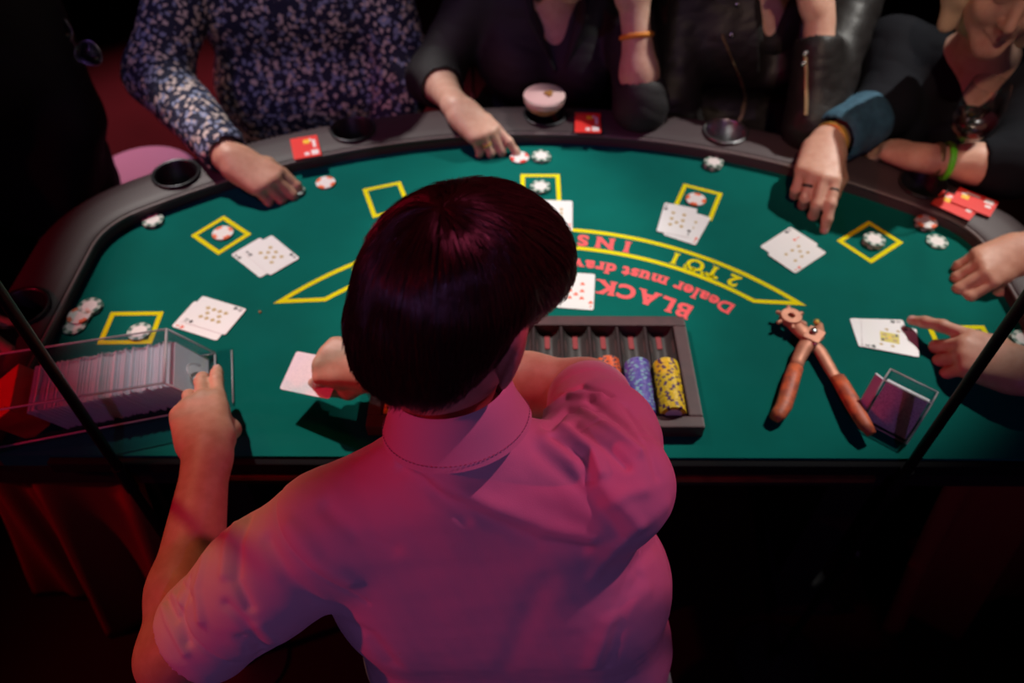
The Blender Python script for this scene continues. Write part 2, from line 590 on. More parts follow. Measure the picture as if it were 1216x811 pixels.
def arc_text(text, r, deg0, size, matname, step=None, gap=0.10, wide=1.0, name='printed_text'):
    """lettering that reads from the players' side: it starts at deg0 and runs towards smaller angles; r is the middle of the letters"""
    mb = MB()
    a = deg0
    base_r = r + 0.36 * size
    for i, ch in enumerate(text):
        vs, fs, x0, x1 = glyph(ch)
        w = (x1 - x0) * size * wide
        if step is not None: ac = deg0 - i * step
        else: ac = a - math.degrees(w / 2 / base_r)
        th = math.radians(ac)
        right = Vector((-math.cos(th), math.sin(th))); up = Vector((-math.sin(th), -math.cos(th)))
        o = polar(base_r, ac)
        out = []
        for v in vs:
            q = o + right * ((v.x - (x0 + x1) / 2) * size * wide) + up * (v.y * size)
            out.append((q.x, q.y, PZ + 0.0002 + v.z * 0.02))
        if vs: mb.add(out, fs)
        a = ac - math.degrees((w / 2 + gap * size) / base_r) if ch != ' ' else ac - math.degrees(w / 2 / base_r)
    me = mb.mesh(name, recalc=False)
    return mesh_obj(name, me, M[matname], table)


arc_text('BLACK JACK PAYS', 0.463, 33.2, 0.0455, 'red_print', step=None, gap=0.09, wide=1.0)
arc_text('Dealer must draw to 16 and stand on 17', 0.512, 39.2, 0.036, 'red_print', gap=0.035, wide=1.02)
arc_text('INSURANCE', 0.577, 16.3, 0.040, 'red_print', step=4.05, wide=1.1)
for a0 in (37.0, -21.5):
    arc_text('2 TO 1', 0.578, a0, 0.040, 'yellow_print', gap=0.14, wide=1.0)
    arc_text('PAYS', 0.5655, a0 - 4.2, 0.017, 'yellow_print', gap=0.12, wide=1.1)

# ---- skirt cloth round the legs
def skirt(sign, label_side):
    top = [(-0.56, 0.648), (-0.72, 0.646), (-0.80, 0.655), (-0.835, 0.70), (-0.845, 0.85), (-0.845, 1.05)]
    bot = [(-0.70, 0.690), (-0.86, 0.69), (-1.02, 0.76), (-1.12, 0.88), (-1.16, 1.0), (-1.20, 1.25)]
    def samp(P, t):
        f = t * (len(P) - 1); i = min(int(f), len(P) - 2); f -= i
        return Vector(P[i]).lerp(Vector(P[i + 1]), f)
    NS, NR = 90, 18
    vs = []
    for j in range(NR + 1):
        h = j / NR
        for i in range(NS + 1):
            t = i / NS
            p = samp(top, t).lerp(samp(bot, t), h ** 1.15)
            n = Vector((-0.6, -0.8)).lerp(Vector((-1, 0)), t).normalized()
            amp = 0.004 + 0.030 * h
            p = p + n * amp * (math.sin(t * 34 + 1.3 * math.sin(t * 9)) + 0.4 * math.sin(t * 71 + h * 2))
            vs.append((XC + sign * (p.x - XC) if sign > 0 else (2 * XC - p.x) , p.y, -0.03 + (-FZ + 0.034) * h))
    fs = [(j * (NS + 1) + i, j * (NS + 1) + i + 1, (j + 1) * (NS + 1) + i + 1, (j + 1) * (NS + 1) + i) for j in range(NR) for i in range(NS)]
    o = MB().add(vs, fs).build('skirt', M['skirt'], table, smooth=True)
    md = o.modifiers.new('thickness', 'SOLIDIFY'); md.thickness = 0.002
    return o


skirt(1, 'a'); skirt(-1, 'b')

# ---- two upright black poles at the dealer's edge
for x, lab in ((-0.563, 'slim black pole rising in front of the clear card shoe'), (0.566, 'slim black pole rising in front of the small discard holder')):
    t = thing('pole', (x, 0.618, -FZ), lab, 'pole')
    MB().tube([(0, 0, 0.012), (0, 0, 2.35)], 0.0072, 12).build('shaft', M['pole'], t, smooth=True)
    MB().lathe([(0.0001, 0), (0.085, 0), (0.085, 0.008), (0.02, 0.016), (0.009, 0.05), (0.0001, 0.05)]).build('foot', M['black'], t)
    MB().tube([(0, 0, 0.70), (0, 0, 0.76)], 0.0095, 12).build('clamp', M['matte_black'], t)

# ------------------------------------------------------------------ chip tray, sunk in the felt's edge
tray = thing('chip_tray', (0.0345, 0.784, 0), 'dark brown chip tray with open troughs in front of the dealer', 'tray')
TW, TL = 0.494, 0.222       # outer size
FR = 0.021
NC = 10
PITCH = (TW - 2 * FR) / NC
for x0, x1, y0, y1 in ((-TW / 2, TW / 2, -TL / 2, -TL / 2 + FR), (-TW / 2, TW / 2, TL / 2 - FR, TL / 2),
                       (-TW / 2, -TW / 2 + FR, -TL / 2 + FR, TL / 2 - FR), (TW / 2 - FR, TW / 2, -TL / 2 + FR, TL / 2 - FR)):
    MB().box(((x0 + x1) / 2, (y0 + y1) / 2, 0.0125), (x1 - x0, y1 - y0, 0.025)).build('frame_side', M['tray'], tray, bevel=0.0025)
MB().box((0, 0, 0.0018), (TW - 2 * FR, TL - 2 * FR, 0.003)).build('tray_floor', M['tray_inside'], tray)
div_me = MB().box((0, 0, 0.0125), (0.0035, TL - 2 * FR, 0.019)).mesh('divider')
for i in range(1, NC):
    mesh_obj('divider', div_me, M['tray_inside'] if i == 1 else None, tray, loc=(-TW / 2 + FR + i * PITCH, 0, 0))
# rounded trough liner
tv, tf = [], []
NT = 10
for k in range(NT + 1):
    a = math.pi * (1 + k / NT)
    for y in (-TL / 2 + FR, TL / 2 - FR):
        tv.append((0.0202 * math.cos(a), y, 0.0245 + 0.0205 * math.sin(a)))
tf = [(2 * k, 2 * k + 1, 2 * k + 3, 2 * k + 2) for k in range(NT)]
tr_me = MB().add(tv, tf).mesh('trough')
mk_me = MB().box((0, TL / 2 - FR - 0.0195, 0.0058), (0.008, 0.030, 0.0008)).mesh('marker')
for i in range(NC):
    cx = -TW / 2 + FR + (i + 0.5) * PITCH
    mesh_obj('trough', tr_me, M['tray_tube'] if i == 0 else None, tray, loc=(cx, 0, 0), smooth=True)
    mesh_obj('marker_strip', mk_me, M['tray_red'] if i == 0 else None, tray, loc=(cx, 0, 0))

# ---- chips
CHIP_R, CHIP_H = 0.0195, 0.0033


def chip_mesh(name, base, spot_m, inlay, nspot=6, wide=(0, 1)):
    """solid chip: edge with inset spots, printed centre"""
    n = nspot * 4
    prof = [(0.0118, CHIP_H), (0.0125, CHIP_H), (CHIP_R - 0.0006, CHIP_H), (CHIP_R, CHIP_H - 0.0006), (CHIP_R, 0.0006), (CHIP_R - 0.0006, 0), (0.0125, 0), (0.0118, 0)]
    vs, fs, ms = [], [], []
    for r, z in prof:
        for k in range(n):
            w = 2 * math.pi * k / n
            vs.append((r * math.cos(w), r * math.sin(w), z))
    for j in range(len(prof) - 1):
        for k in range(n):
            fs.append((j * n + k, (j + 1) * n + k, (j + 1) * n + (k + 1) % n, j * n + (k + 1) % n))
            sp = (k % 4) in wide
            ms.append(2 if j in (0, len(prof) - 2) else (1 if sp else 0))
    fs.append(tuple(range(n))); ms.append(2)
    fs.append(tuple((len(prof) - 1) * n + k for k in range(n - 1, -1, -1))); ms.append(2)
    me = bpy.data.meshes.new(name)
    me.from_pydata(vs, [], fs)
    me.polygons.foreach_set('material_index', ms)
    bm = bmesh.new(); bm.from_mesh(me); bmesh.ops.recalc_face_normals(bm, faces=bm.faces); bm.to_mesh(me); bm.free()
    for m in (base, spot_m, inlay): me.materials.append(M[m])
    return me


CH = {'green': chip_mesh('green_chip', 'chip_green', 'chip_pale', 'chip_white', 7),
      'orange': chip_mesh('orange_chip', 'chip_orange', 'chip_white', 'chip_white', 4),
      'orange_rack': chip_mesh('orange_rack', 'chip_orange', 'chip_dark', 'chip_white', 7, (0,)),
      'yellow': chip_mesh('yellow_chip', 'chip_yellow', 'chip_purple', 'chip_white', 6, (0,)),
      'blue': chip_mesh('blue_chip', 'chip_blue', 'chip_sky', 'chip_white', 6, (0,)),
      'red': chip_mesh('red_chip', 'chip_red', 'chip_white', 'chip_white', 4)}
rack = {9: ('yellow', 27, 'yellow and purple chip on edge in the end trough of the tray', 'yellow chips racked in the end trough'),
        8: ('blue', 27, 'blue chip on edge in the tray between orange and yellow ones', 'blue chips racked in the tray'),
        7: ('orange_rack', 28, 'orange and dark chip on edge in the tray beside the blue ones', 'orange chips racked in the tray'),
        6: ('green', 25, 'green and white chip on edge in the tray beside the orange ones', 'green chips racked in the tray'),
        0: ('yellow', 24, 'yellow chip on edge in the far trough beside the dealer\'s collar', 'yellow chips in the trough beside the collar')}
rx = Matrix.Rotation(math.pi / 2, 4, 'X')
for c, (kind, n, lab, grp) in rack.items():
    cx = 0.0345 - TW / 2 + FR + (c + 0.5) * PITCH
    for i in range(n):
        o = bpy.data.objects.new('casino_chip', CH[kind])
        link(o)
        o.matrix_world = (Matrix.Translation((cx + rng.uniform(-.0006, .0006), 0.784 - TL / 2 + FR + 0.0045 + i * 0.00352, FZ + 0.0252 + rng.uniform(-.0003, .0003)))
                          @ rx @ Matrix.Rotation(rng.uniform(0, 6.28), 4, 'Z'))
        tag(o, lab, 'chip', grp)


def chip_stack(kinds, px, py, labels, z=0.0, jit=0.0015, group=None):
    p = on(px, py, z)
    for i, k in enumerate(kinds):
        o = mesh_obj('casino_chip', CH[k], None, None, loc=(p.x + rng.uniform(-jit, jit) * (i > 0), p.y + rng.uniform(-jit, jit) * (i > 0), z + 0.0006 + i * (CHIP_H + 0.0001)), rz=rng.uniform(0, 6))
        tag(o, labels[min(i, len(labels) - 1)], 'chip', group)


chip_stack(['green', 'green'], 183, 264, ['lower green chip of the pair below the round well in the dark red rail', 'upper green chip of the pair by the shadowed rail corner'])
chip_stack(['green', 'green'], 109, 366, ['lower chip of the far pair in the cluster near the clear shoe', 'upper pale chip of the far pair in the cluster near the shoe'])
chip_stack(['green'], 89, 388, ['pale green chip nearest the shoe in the cluster by the rail'])
chip_stack(['green', 'orange'], 96, 377, ['green chip under the orange one in the cluster by the rail', 'orange chip on top in the cluster by the rail above the shoe'])
chip_stack(['green'], 166, 395, ['white and green chip on the betting box edge behind the shoe'])
chip_stack(['orange'], 265, 278, ['orange chip in the tilted betting box above two cards at the shadowed side'])
chip_stack(['orange'], 387, 218, ['single orange chip on bare felt beside the floral sleeve\'s hand'])
chip_stack(['green', 'green'], 351, 229, ['green chip flat on the felt under the floral shirt player\'s fingertips', 'green chip gripped by the floral shirt player\'s fingertips'])
chip_stack(['red'], 617, 188, ['red chip touched by the fingertip of the hand with a gold ring'])
chip_stack(['green', 'green'], 643, 188, ['lower green chip of the pair beside the red chip', 'upper green chip of the pair next to the red chip'])
chip_stack(['green', 'green'], 641, 224, ['lower green chip in the middle betting box behind the dealer\'s head', 'upper green chip in the middle betting box behind the head'])
chip_stack(['green', 'green', 'green'], 846, 197, ['bottom green chip of the stack below the shiny empty cup holder', 'middle green chip of the stack below the shiny cup holder', 'top green chip of the stack below the shiny cup holder'])
chip_stack(['orange'], 826, 238, ['orange chip in the betting box touching the two spade cards'])
chip_stack(['green', 'green', 'green'], 1036, 289, ['bottom green chip in the diamond betting box beside the pointing hand', 'middle green chip in the diamond betting box', 'top green chip in the diamond betting box'])
chip_stack(['green', 'green', 'orange'], 1098, 268, ['bottom green chip of the stack topped by an orange chip', 'second green chip of the stack topped by an orange chip', 'orange chip topping the stack near the red vouchers'])
chip_stack(['green'], 1112, 288, ['lone green chip on the felt near the resting hand and orange topped stack'])
chip_stack(['green', 'green'], 1213, 405, ['lower green chip at the picture\'s edge beside the hand with pointing finger', 'upper green chip at the picture\'s edge by the pointing hand'])
crumb = on(309, 371)
tag(MB().lathe([(0.0001, 0), (0.0022, 0.0004), (0.0026, 0.0014), (0.0015, 0.0026), (0.0001, 0.003)], n=7).build('crumb', M['bean'], None, loc=(crumb.x, crumb.y, 0.0002)), 'tiny brown crumb on the bare felt beside two cards', 'crumb')

# ------------------------------------------------------------------ playing cards
CW, CL, CT = 0.063, 0.088, 0.0005


def card_mesh(name='card', bend=0.0, back=False):
    r, n = 0.0035, 4
    pts = []
    for cx, cy, a0 in ((CW / 2 - r, CL / 2 - r, 0), (-CW / 2 + r, CL / 2 - r, 90), (-CW / 2 + r, -CL / 2 + r, 180), (CW / 2 - r, -CL / 2 + r, 270)):
        for k in range(n + 1):
            a = math.radians(a0 + 90 * k / n)
            pts.append((cx + r * math.cos(a), cy + r * math.sin(a)))
    mb = MB().prism(pts, 0, CT)
    me = mb.mesh(name)
    me.materials.append(M['card'])
    me.materials.append(M['card_back'])
    for p in me.polygons:
        if (p.normal.z > 0.5) == back and abs(p.normal.z) > 0.5: p.material_index = 1
    return me


CARD = card_mesh()
CARD_BACK = card_mesh('card_back', back=True)


def pip_shape(kind, s):
    if kind == 'diamond': return [(0, -s), (0.75 * s, 0), (0, s), (-0.75 * s, 0)]
    if kind == 'spade': return [(0, s), (0.9 * s, -0.15 * s), (0.75 * s, -0.6 * s), (0.25 * s, -0.45 * s), (0.4 * s, -s), (-0.4 * s, -s), (-0.25 * s, -0.45 * s), (-0.75 * s, -0.6 * s), (-0.9 * s, -0.15 * s)]
    if kind == 'heart': return [(0, -s), (0.9 * s, 0.15 * s), (0.8 * s, 0.65 * s), (0.4 * s, 0.85 * s), (0, 0.5 * s), (-0.4 * s, 0.85 * s), (-0.8 * s, 0.65 * s), (-0.9 * s, 0.15 * s)]
    return [(s * math.cos(a * 0.785), s * math.sin(a * 0.785)) for a in range(8)]


LAY = {7: [(-1, 1), (1, 1), (-1, 0), (1, 0), (0, .5), (-1, -1), (1, -1)],
       8: [(-1, 1), (1, 1), (-1, 0), (1, 0), (0, .5), (0, -.5), (-1, -1), (1, -1)],
       9: [(-1, 1), (1, 1), (-1, .33), (1, .33), (0, 0), (-1, -.33), (1, -.33), (-1, -1), (1, -1)],
       10: [(-1, 1), (1, 1), (-1, .33), (1, .33), (0, .66), (0, -.66), (-1, -.33), (1, -.33), (-1, -1), (1, -1)],
       1: [(0, 0)], 2: [(0, .8), (0, -.8)]}


def playing_card(p, deg, label, value, suit, z, tilt=None):
    """face-up card: small printed pips in the middle, indices at two corners"""
    t = thing('playing_card', (p[0], p[1], z), label, 'card', rz=math.radians(deg))
    mesh_obj('card_stock', CARD, None, t)
    dark = suit in ('spade', 'club')
    mb = MB()
    zz = CT + 0.0001
    if value == 'K':
        mb.box((0, 0, zz), (0.022, 0.030, 0.0001), mi=4)
        for k in range(5):
            mb.box((-0.007 + 0.0035 * k, 0.011 - 0.0055 * k, zz + .0001), (0.0055, 0.004, 0.0001), mi=(1, 0, 3, 0, 1)[k])
        mb.box((0.005, 0.008, zz + .0001), (0.005, 0.007, 0.0001), mi=0)
        mb.box((-0.005, -0.008, zz + .0001), (0.005, 0.007, 0.0001), mi=0)
        for a, b in ((-.018, .014), (.018, -.014), (-.018, -.004), (.018, .004)):
            mb.add([(a + x, b + y, zz) for x, y in pip_shape('diamond', 0.004)], [(0, 1, 2, 3)], 0)
    else:
        sh = pip_shape('heart' if suit == 'heart' else ('spade' if suit == 'spade' else 'diamond'), 0.0046)
        for a, b in LAY[value]:
            mb.add([(a * 0.0105 + x * 1.0, b * 0.0175 + y, zz) for x, y in sh], [tuple(range(len(sh)))], 0)
    mb_i = 1 if dark else 2
    idx = {'K': 'K', 1: 'A'}.get(value, str(value))
    for sgn in (1, -1):
        sh = pip_shape('spade' if dark else suit, 0.0044)
        mb.add([(sgn * (-0.0262 + x), sgn * (0.0265 + y), zz) for x, y in sh], [tuple(range(len(sh)))], mb_i)
        gx = -0.0262
        for ch in idx:
            vs, fs, x0, x1 = glyph(ch)
            wch = (x1 - x0) * 0.0078
            off = (idx.index(ch) - (len(idx) - 1) / 2) * 0.0042
            mb.add([(sgn * (gx + off + (v.x - (x0 + x1) / 2) * 0.0078), sgn * (0.0325 + v.y * 0.0085), zz) for v in vs], fs, mb_i)
    mesh_obj('printed_face', mb.mesh('printed_face', recalc=False), [M['pip_gold' if suit != 'heart' else 'pip_red'], M['pip_black'], M['pip_red'], M['voucher_yellow'], M['king_gold']], t)
    return t


def ang(dx, dy):
    return math.degrees(math.atan2(dy, dx))


def card_at(px, py, long_a, long_b, label, value, suit, level=0):
    """long_a -> long_b: two places in the photograph along the card's long side"""
    a, b = on(*long_a), on(*long_b)
    d = ang((b - a).x, (b - a).y) - 90
    return playing_card(on(px, py), d, label, value, suit, 0.0008 + 0.0009 * level)


card_at(244, 381, (243.5, 350.7), (293.9, 365.9), 'lower card of the pair behind the clear shoe, mostly covered', 8, 'heart', 0)
card_at(254, 375, (243.5, 350.7), (293.9, 365.9), 'upper ten of spades of the pair behind the clear shoe', 10, 'spade', 1)
card_at(309, 306, (309.5, 329.3), (277, 303.6), 'lower spade card of the pair below the tilted box with an orange chip', 8, 'spade', 0)
card_at(322, 303.5, (319.4, 327.3), (289, 301), 'upper eight of spades of the pair below the tilted box', 8, 'spade', 1)
card_at(660, 256, (680, 245), (680, 270), 'card mostly hidden behind the dealer\'s hair below the middle box', 9, 'diamond', 0)
card_at(684, 345.5, (706.1, 324.6), (704.1, 367.6), 'dealer\'s seven of hearts lying on the red lettering', 7, 'heart', 0)
card_at(816, 269, (843.3, 257.5), (824.5, 291.4), 'lower card of the pair at the box with an orange chip', 7, 'diamond', 0)
card_at(804, 262, (789, 241.3), (779.1, 275.3), 'upper seven of spades overlapping its neighbour at the betting box', 7, 'spade', 1)
card_at(937, 292, (901.4, 296), (938, 272.3), 'lower card of the pair under the pointing finger', 2, 'spade', 0)
card_at(946, 302, (943.9, 327.6), (982.4, 301.9), 'upper seven of diamonds of the pair under the pointing finger', 7, 'diamond', 1)
card_at(1046, 396, (1013, 374), (1078, 376), 'lower spade card under the picture card beside the small discard holder', 2, 'spade', 0)
card_at(1056, 402, (1016, 412), (1090, 426), 'upper picture card with a gold figure next to the discard holder', 'K', 'spade', 1)

# ------------------------------------------------------------------ red vouchers on the rail
def voucher(px, py, deg, label, z=0.0350, tilt=0.0):
    p = on(px, py, z)
    t = thing('voucher', (p.x, p.y, z), label, 'voucher', rz=math.radians(deg))
    MB().box((0, 0, 0.0005), (0.054, 0.072, 0.001)).build('voucher_card', M['voucher'], t)
    MB().box((0.004, 0.018, 0.0012), (0.013, 0.013, 0.0002)).build('emblem', M['voucher_yellow'], t)
    pr = MB()
    for k, (x, y, w, h) in enumerate(((0.016, -0.022, 0.014, 0.016), (0.000, -0.024, 0.009, 0.010), (0.018, 0.008, 0.006, 0.026), (0.012, 0.022, 0.004, 0.010))):
        pr.box((x, y, 0.0012), (w, h, 0.0002))
    pr.build('print', M['voucher_white'], t)
    t.rotation_euler.x = tilt
    return t


voucher(363, 175, 17, 'red voucher on the rail between the floral shirt player\'s hand and an empty cup holder')
voucher(698, 146, -3, 'red voucher on the rail beside the coupe glass')
voucher(1157, 240, 52, 'upper red voucher on the rail near the wine glass', z=0.0375)
voucher(1135, 244, 47, 'lower red voucher partly under another near the wine glass', z=0.0350)

# ------------------------------------------------------------------ card shoe (clear acrylic) and its cards
SU = Vector((0.968, 0.25, 0)); SV = Vector((-0.25, 0.968, 0))
shoe_a = math.atan2(0.25, 0.968)
S0 = Vector((-0.462, 0.776, 0.0))             # middle of the front edge on the felt
shoe = thing('card_shoe', S0, 'long clear acrylic card shoe full of cards at the dealer\'s hand', 'card shoe', rz=shoe_a)
SW, SH, SL, FS = 0.108, 0.076, 0.40, 0.052    # width, height, length, front slope run
TH = 0.004
ac = M['acrylic']
# local: x towards the mouth, y away from the dealer
def shoe_part(name, a, b):
    return MB().hexa(a, b).build(name, ac, shoe, bevel=0.0006)
for s in (-1, 1):
    y0 = s * (SW / 2); y1 = s * (SW / 2 - TH)
    prof_s = [(-SL, 0.001), (0, 0.001), (-FS, SH), (-SL, SH + 0.012)]
    shoe_part('side_wall', [(x, y0, z) for x, z in prof_s], [(x, y1, z) for x, z in prof_s])
iw = SW / 2 - TH
shoe_part('lid', [(-FS - 0.004, -iw, SH - TH), (-FS - 0.004, iw, SH - TH), (-SL, iw, SH + 0.012 - TH), (-SL, -iw, SH + 0.012 - TH)],
          [(-FS - 0.001, -iw, SH), (-FS - 0.001, iw, SH), (-SL, iw, SH + 0.012), (-SL, -iw, SH + 0.012)])
MB().box((-SL / 2 + 0.012, 0, 0.003), (SL + 0.03, SW + 0.012, 0.004)).build('base_plate', ac, shoe, bevel=0.0006)
MB().box((-SL + 0.003, 0, 0.045), (TH, 2 * iw, 0.075)).build('end_wall', ac, shoe)
# front plate with a rounded thumb notch
fdir = Vector((-FS, 0, SH)).normalized(); fn = Vector((SH, 0, FS)).normalized()
flen = math.hypot(FS, SH)
notch = []
for k in range(13):
    a = math.pi * k / 12
    notch.append((-0.006 + 0.020 * math.cos(a) * -1, 0.030 + 0.024 * math.sin(a)))
outline = [(-iw, 0.004), (-0.026, 0.004)] + notch + [(0.014, 0.004), (iw, 0.004), (iw, flen - 0.002), (-iw, flen - 0.002)]
fv0 = [Vector((0, y, 0)) + fdir * h for y, h in outline]
fr = MB()
nn = len(outline)
fr.add([tuple(v) for v in fv0] + [tuple(v - fn * TH) for v in fv0], [tuple(range(nn)), tuple(range(2 * nn - 1, nn - 1, -1))] + [(i, nn + i, nn + (i + 1) % nn, (i + 1) % nn) for i in range(nn)])
fr.build('front_plate', ac, shoe)
fm = Matrix(((fdir.x, 0, fn.x), (0, 1, 0), (fdir.z, 0, fn.z)))
fc = Vector((-(0.0065 + 64 * 0.00262 + 0.028) / math.cos(math.atan2(FS, SH)), 0, 0.001)) + fdir * 0.0365
MB().box(fc, (0.060, 0.088, 0.046), fm).build('follower_weight', M['voucher'], shoe, bevel=0.002)  # red light on the follower is put into its colour
def edge_bar(root, a, b, r=0.0016):
    MB().tube([a, b], r, 6).build('edge_glint', M['acrylic_edge'], root, smooth=True)  # pale bar added to paint the brightness along a clear edge
for s in (-1, 1):
    y = s * SW / 2
    for a, b in (((0, y, 0.006), (-FS, y, SH)), ((-FS, y, SH), (-SL, y, SH + 0.012)), ((0, y, 0.004), (-SL, y, 0.004)), ((-SL, y, 0.004), (-SL, y, SH + 0.012))):
        edge_bar(shoe, a, b)
edge_bar(shoe, (-FS, -SW / 2, SH), (-FS, SW / 2, SH), 0.0022)
edge_bar(shoe, (0, -SW / 2, 0.004), (0, SW / 2, 0.004))
edge_bar(shoe, (0.026, -SW / 2, 0.004), (0.026, SW / 2, 0.004), 0.0012)
MB().tube([Vector((0, y, 0)) + fdir * h + fn * 0.0006 for y, h in notch], 0.0011, 6).build('notch_edge', M['acrylic_edge'], shoe, smooth=True)
# cards leaning parallel to the front plate; cut edges up
NCARD = 64
lean = math.atan2(FS, SH)
shoe_m = Matrix.Translation(S0 + Vector((0, 0, FZ))) @ Matrix.Rotation(shoe_a, 4, 'Z')
EDGE = MB().box((0, 0, 0), (0.063, 0.088, 0.0011)).mesh('shoe_card')
EDGE.materials.append(M['card_edge']); EDGE.materials.append(M['card_back'])
for p_ in EDGE.polygons:
    if abs(p_.normal.z) > 0.5: p_.material_index = 1
for i in range(NCARD):
    d = 0.0065 + i * 0.00262
    c = Vector((-d / math.cos(lean), rng.uniform(-.0012, .0012), 0)) + fdir * (0.0315 + 0.0052 + rng.uniform(-.0014, .0014) + 0.004 * (rng.random() < 0.12))
    o = bpy.data.objects.new('playing_card', EDGE)
    link(o)
    o.matrix_world = shoe_m @ Matrix.Translation(c) @ Matrix.Rotation(math.pi / 2 + lean + 0.0 * i, 4, 'Y')
    o.matrix_world = shoe_m @ Matrix(((fdir.x, 0, fn.x, c.x), (0, 1, 0, c.y), (fdir.z, 0, fn.z, c.z + 0.001), (0, 0, 0, 1)))
    tag(o, 'card standing in the packed row inside the clear shoe', 'card', 'cards packed in the shoe')

# ------------------------------------------------------------------ discard holder
D0 = Vector((0.5505, 0.6825, 0.0))             # middle of the front edge on the felt
wd = Vector((0.052, -0.041, 0)).normalized()
dep = Vector((0.041, 0.052, 0)).normalized()
disc = thing('discard_holder', D0, 'small clear slanted discard holder beside the orange pliers', 'card holder', rz=math.atan2(wd.y, wd.x))
DW, DH, DS, DD = 0.070, 0.066, 0.032, 0.062    # local x = along the front, y = depth
def dpart(name, a, b, m=ac):
    return MB().hexa(a, b).build(name, m, disc, bevel=0.0005)
for s in (-1, 1):
    xa, xb = s * DW / 2, s * (DW / 2 - 0.003)
    pr = [(0, 0.001), (DD, 0.001), (DD, DH * 0.95), (DS, DH)]
    dpart('side_wall', [(xa, y, z) for y, z in pr], [(xb, y, z) for y, z in pr])
dpart('front_plate', [(-DW / 2, 0, 0.001), (DW / 2, 0, 0.001), (DW / 2, DS, DH), (-DW / 2, DS, DH)], [(-DW / 2, 0.003, 0.001), (DW / 2, 0.003, 0.001), (DW / 2, DS + 0.003, DH), (-DW / 2, DS + 0.003, DH)])
dpart('back_plate', [(-DW / 2, DD, 0.001), (DW / 2, DD, 0.001), (DW / 2, DD, DH * .95), (-DW / 2, DD, DH * .95)], [(-DW / 2, DD - 0.003, 0.001), (DW / 2, DD - 0.003, 0.001), (DW / 2, DD - 0.003, DH * .95), (-DW / 2, DD - 0.003, DH * .95)])
dpart('base_plate', [(-DW / 2, 0, 0.0005), (DW / 2, 0, 0.0005), (DW / 2, DD, 0.0005), (-DW / 2, DD, 0.0005)], [(-DW / 2, 0, 0.0035), (DW / 2, 0, 0.0035), (DW / 2, DD, 0.0035), (-DW / 2, DD, 0.0035)])
dpart('side_flange', [(-DW / 2 - 0.014, 0.004, 0.001), (-DW / 2, 0, 0.001), (-DW / 2, DS, DH), (-DW / 2 - 0.014, DS + 0.004, DH)],
      [(-DW / 2 - 0.014, 0.007, 0.001), (-DW / 2, 0.003, 0.001), (-DW / 2, DS + 0.003, DH), (-DW / 2 - 0.014, DS + 0.007, DH)], M['plastic_white'])
for a, b in (((-DW / 2, DS, DH), (DW / 2, DS, DH)), ((DW / 2, 0, .002), (DW / 2, DS, DH)), ((-DW / 2, 0, .002), (-DW / 2, DS, DH)), ((DW / 2, DS, DH), (DW / 2, DD, DH * .95)), ((-DW / 2, DS, DH), (-DW / 2, DD, DH * .95)), ((-DW / 2, DD, DH * .95), (DW / 2, DD, DH * .95)), ((DW / 2, DD, .002), (DW / 2, DD, DH * .95)), ((-DW / 2, 0, .002), (DW / 2, 0, .002))):
    edge_bar(disc, a, b, 0.0012)
dm = Matrix.Translation(D0 + Vector((0, 0, FZ))) @ Matrix.Rotation(math.atan2(wd.y, wd.x), 4, 'Z')
up = Vector((0, DS, DH)).normalized(); nrm = Vector((0, -DH, DS)).normalized()
M['card_back_violet_lit'] = speckle('card_back_violet_lit', (0.86, 0.80, 0.92), (0.50, 0.42, 0.62), 420, 0.30, 0.4)  # violet light is put into the colour of these card backs
DCARD = MB().box((0, 0, 0), (0.062, 0.068, 0.0010)).mesh('discard_card')
DCARD.materials.append(M['card_edge']); DCARD.materials.append(M['card_back_violet_lit'])
for p_ in DCARD.polygons:
    if abs(p_.normal.z) > 0.5: p_.material_index = 1
for i in range(7):
    c = up * 0.0368 - nrm * (0.0050 + i * 0.0014) + Vector((0, 0, 0.0032))
    o = bpy.data.objects.new('playing_card', DCARD); link(o)
    o.matrix_world = dm @ Matrix(((1, up.x, nrm.x, c.x), (0, up.y, nrm.y, c.y), (0, up.z, nrm.z, c.z), (0, 0, 0, 1)))
    tag(o, 'card with violet light tinted into its back standing in the small discard holder', 'card', 'cards in the discard holder')

# ------------------------------------------------------------------ leather punch pliers
pl = thing('punch_pliers', on(960, 410), 'copper coloured punch pliers with worn orange grips lying open on the felt', 'pliers')
PB = on(960, 410)
def q(px, py, z): return on(px, py, 0) - PB + Vector((0, 0, z))
def arm(name, pts, rad, z, m, squash=(1.0, 0.55), n=10):
    mb = MB().tube([q(x, y, zz) for (x, y), zz in zip(pts, z)], rad, n, squash=squash)
    return mb.build(name, m, pl, smooth=True)
arm('wheel_arm', [(938, 388), (946, 396), (955, 405), (962, 414), (972, 424), (981, 440), (988, 452), (993, 459)], [0.014, 0.015, 0.014, 0.012, 0.011, 0.0105, 0.010, 0.010], [0.013] * 3 + [0.012] * 5, M['copper'])
arm('anvil_arm', [(970, 390), (970, 399), (966, 407), (958, 414), (951, 422), (945, 434), (942, 444)], [0.0065, 0.0085, 0.0125, 0.013, 0.012, 0.0105, 0.010], [0.012, 0.013, 0.020, 0.022, 0.018, 0.013, 0.012], M['copper'])
arm('grip', [(942.5, 442), (938, 455), (933, 472), (928, 488), (922, 498), (917, 503)], [0.0115, 0.0125, 0.0128, 0.0125, 0.0115, 0.0085], [0.013] * 5 + [0.012], M['grip'], (1, 0.75))
arm('grip', [(991, 455), (998, 468), (1006, 484), (1014, 501), (1022, 514), (1030, 524)], [0.0115, 0.0125, 0.0128, 0.0122, 0.0115, 0.0075], [0.014, 0.016, 0.018, 0.020, 0.020, 0.019], M['grip'], (1, 0.75))
wc = q(935.5, 386, 0.018)
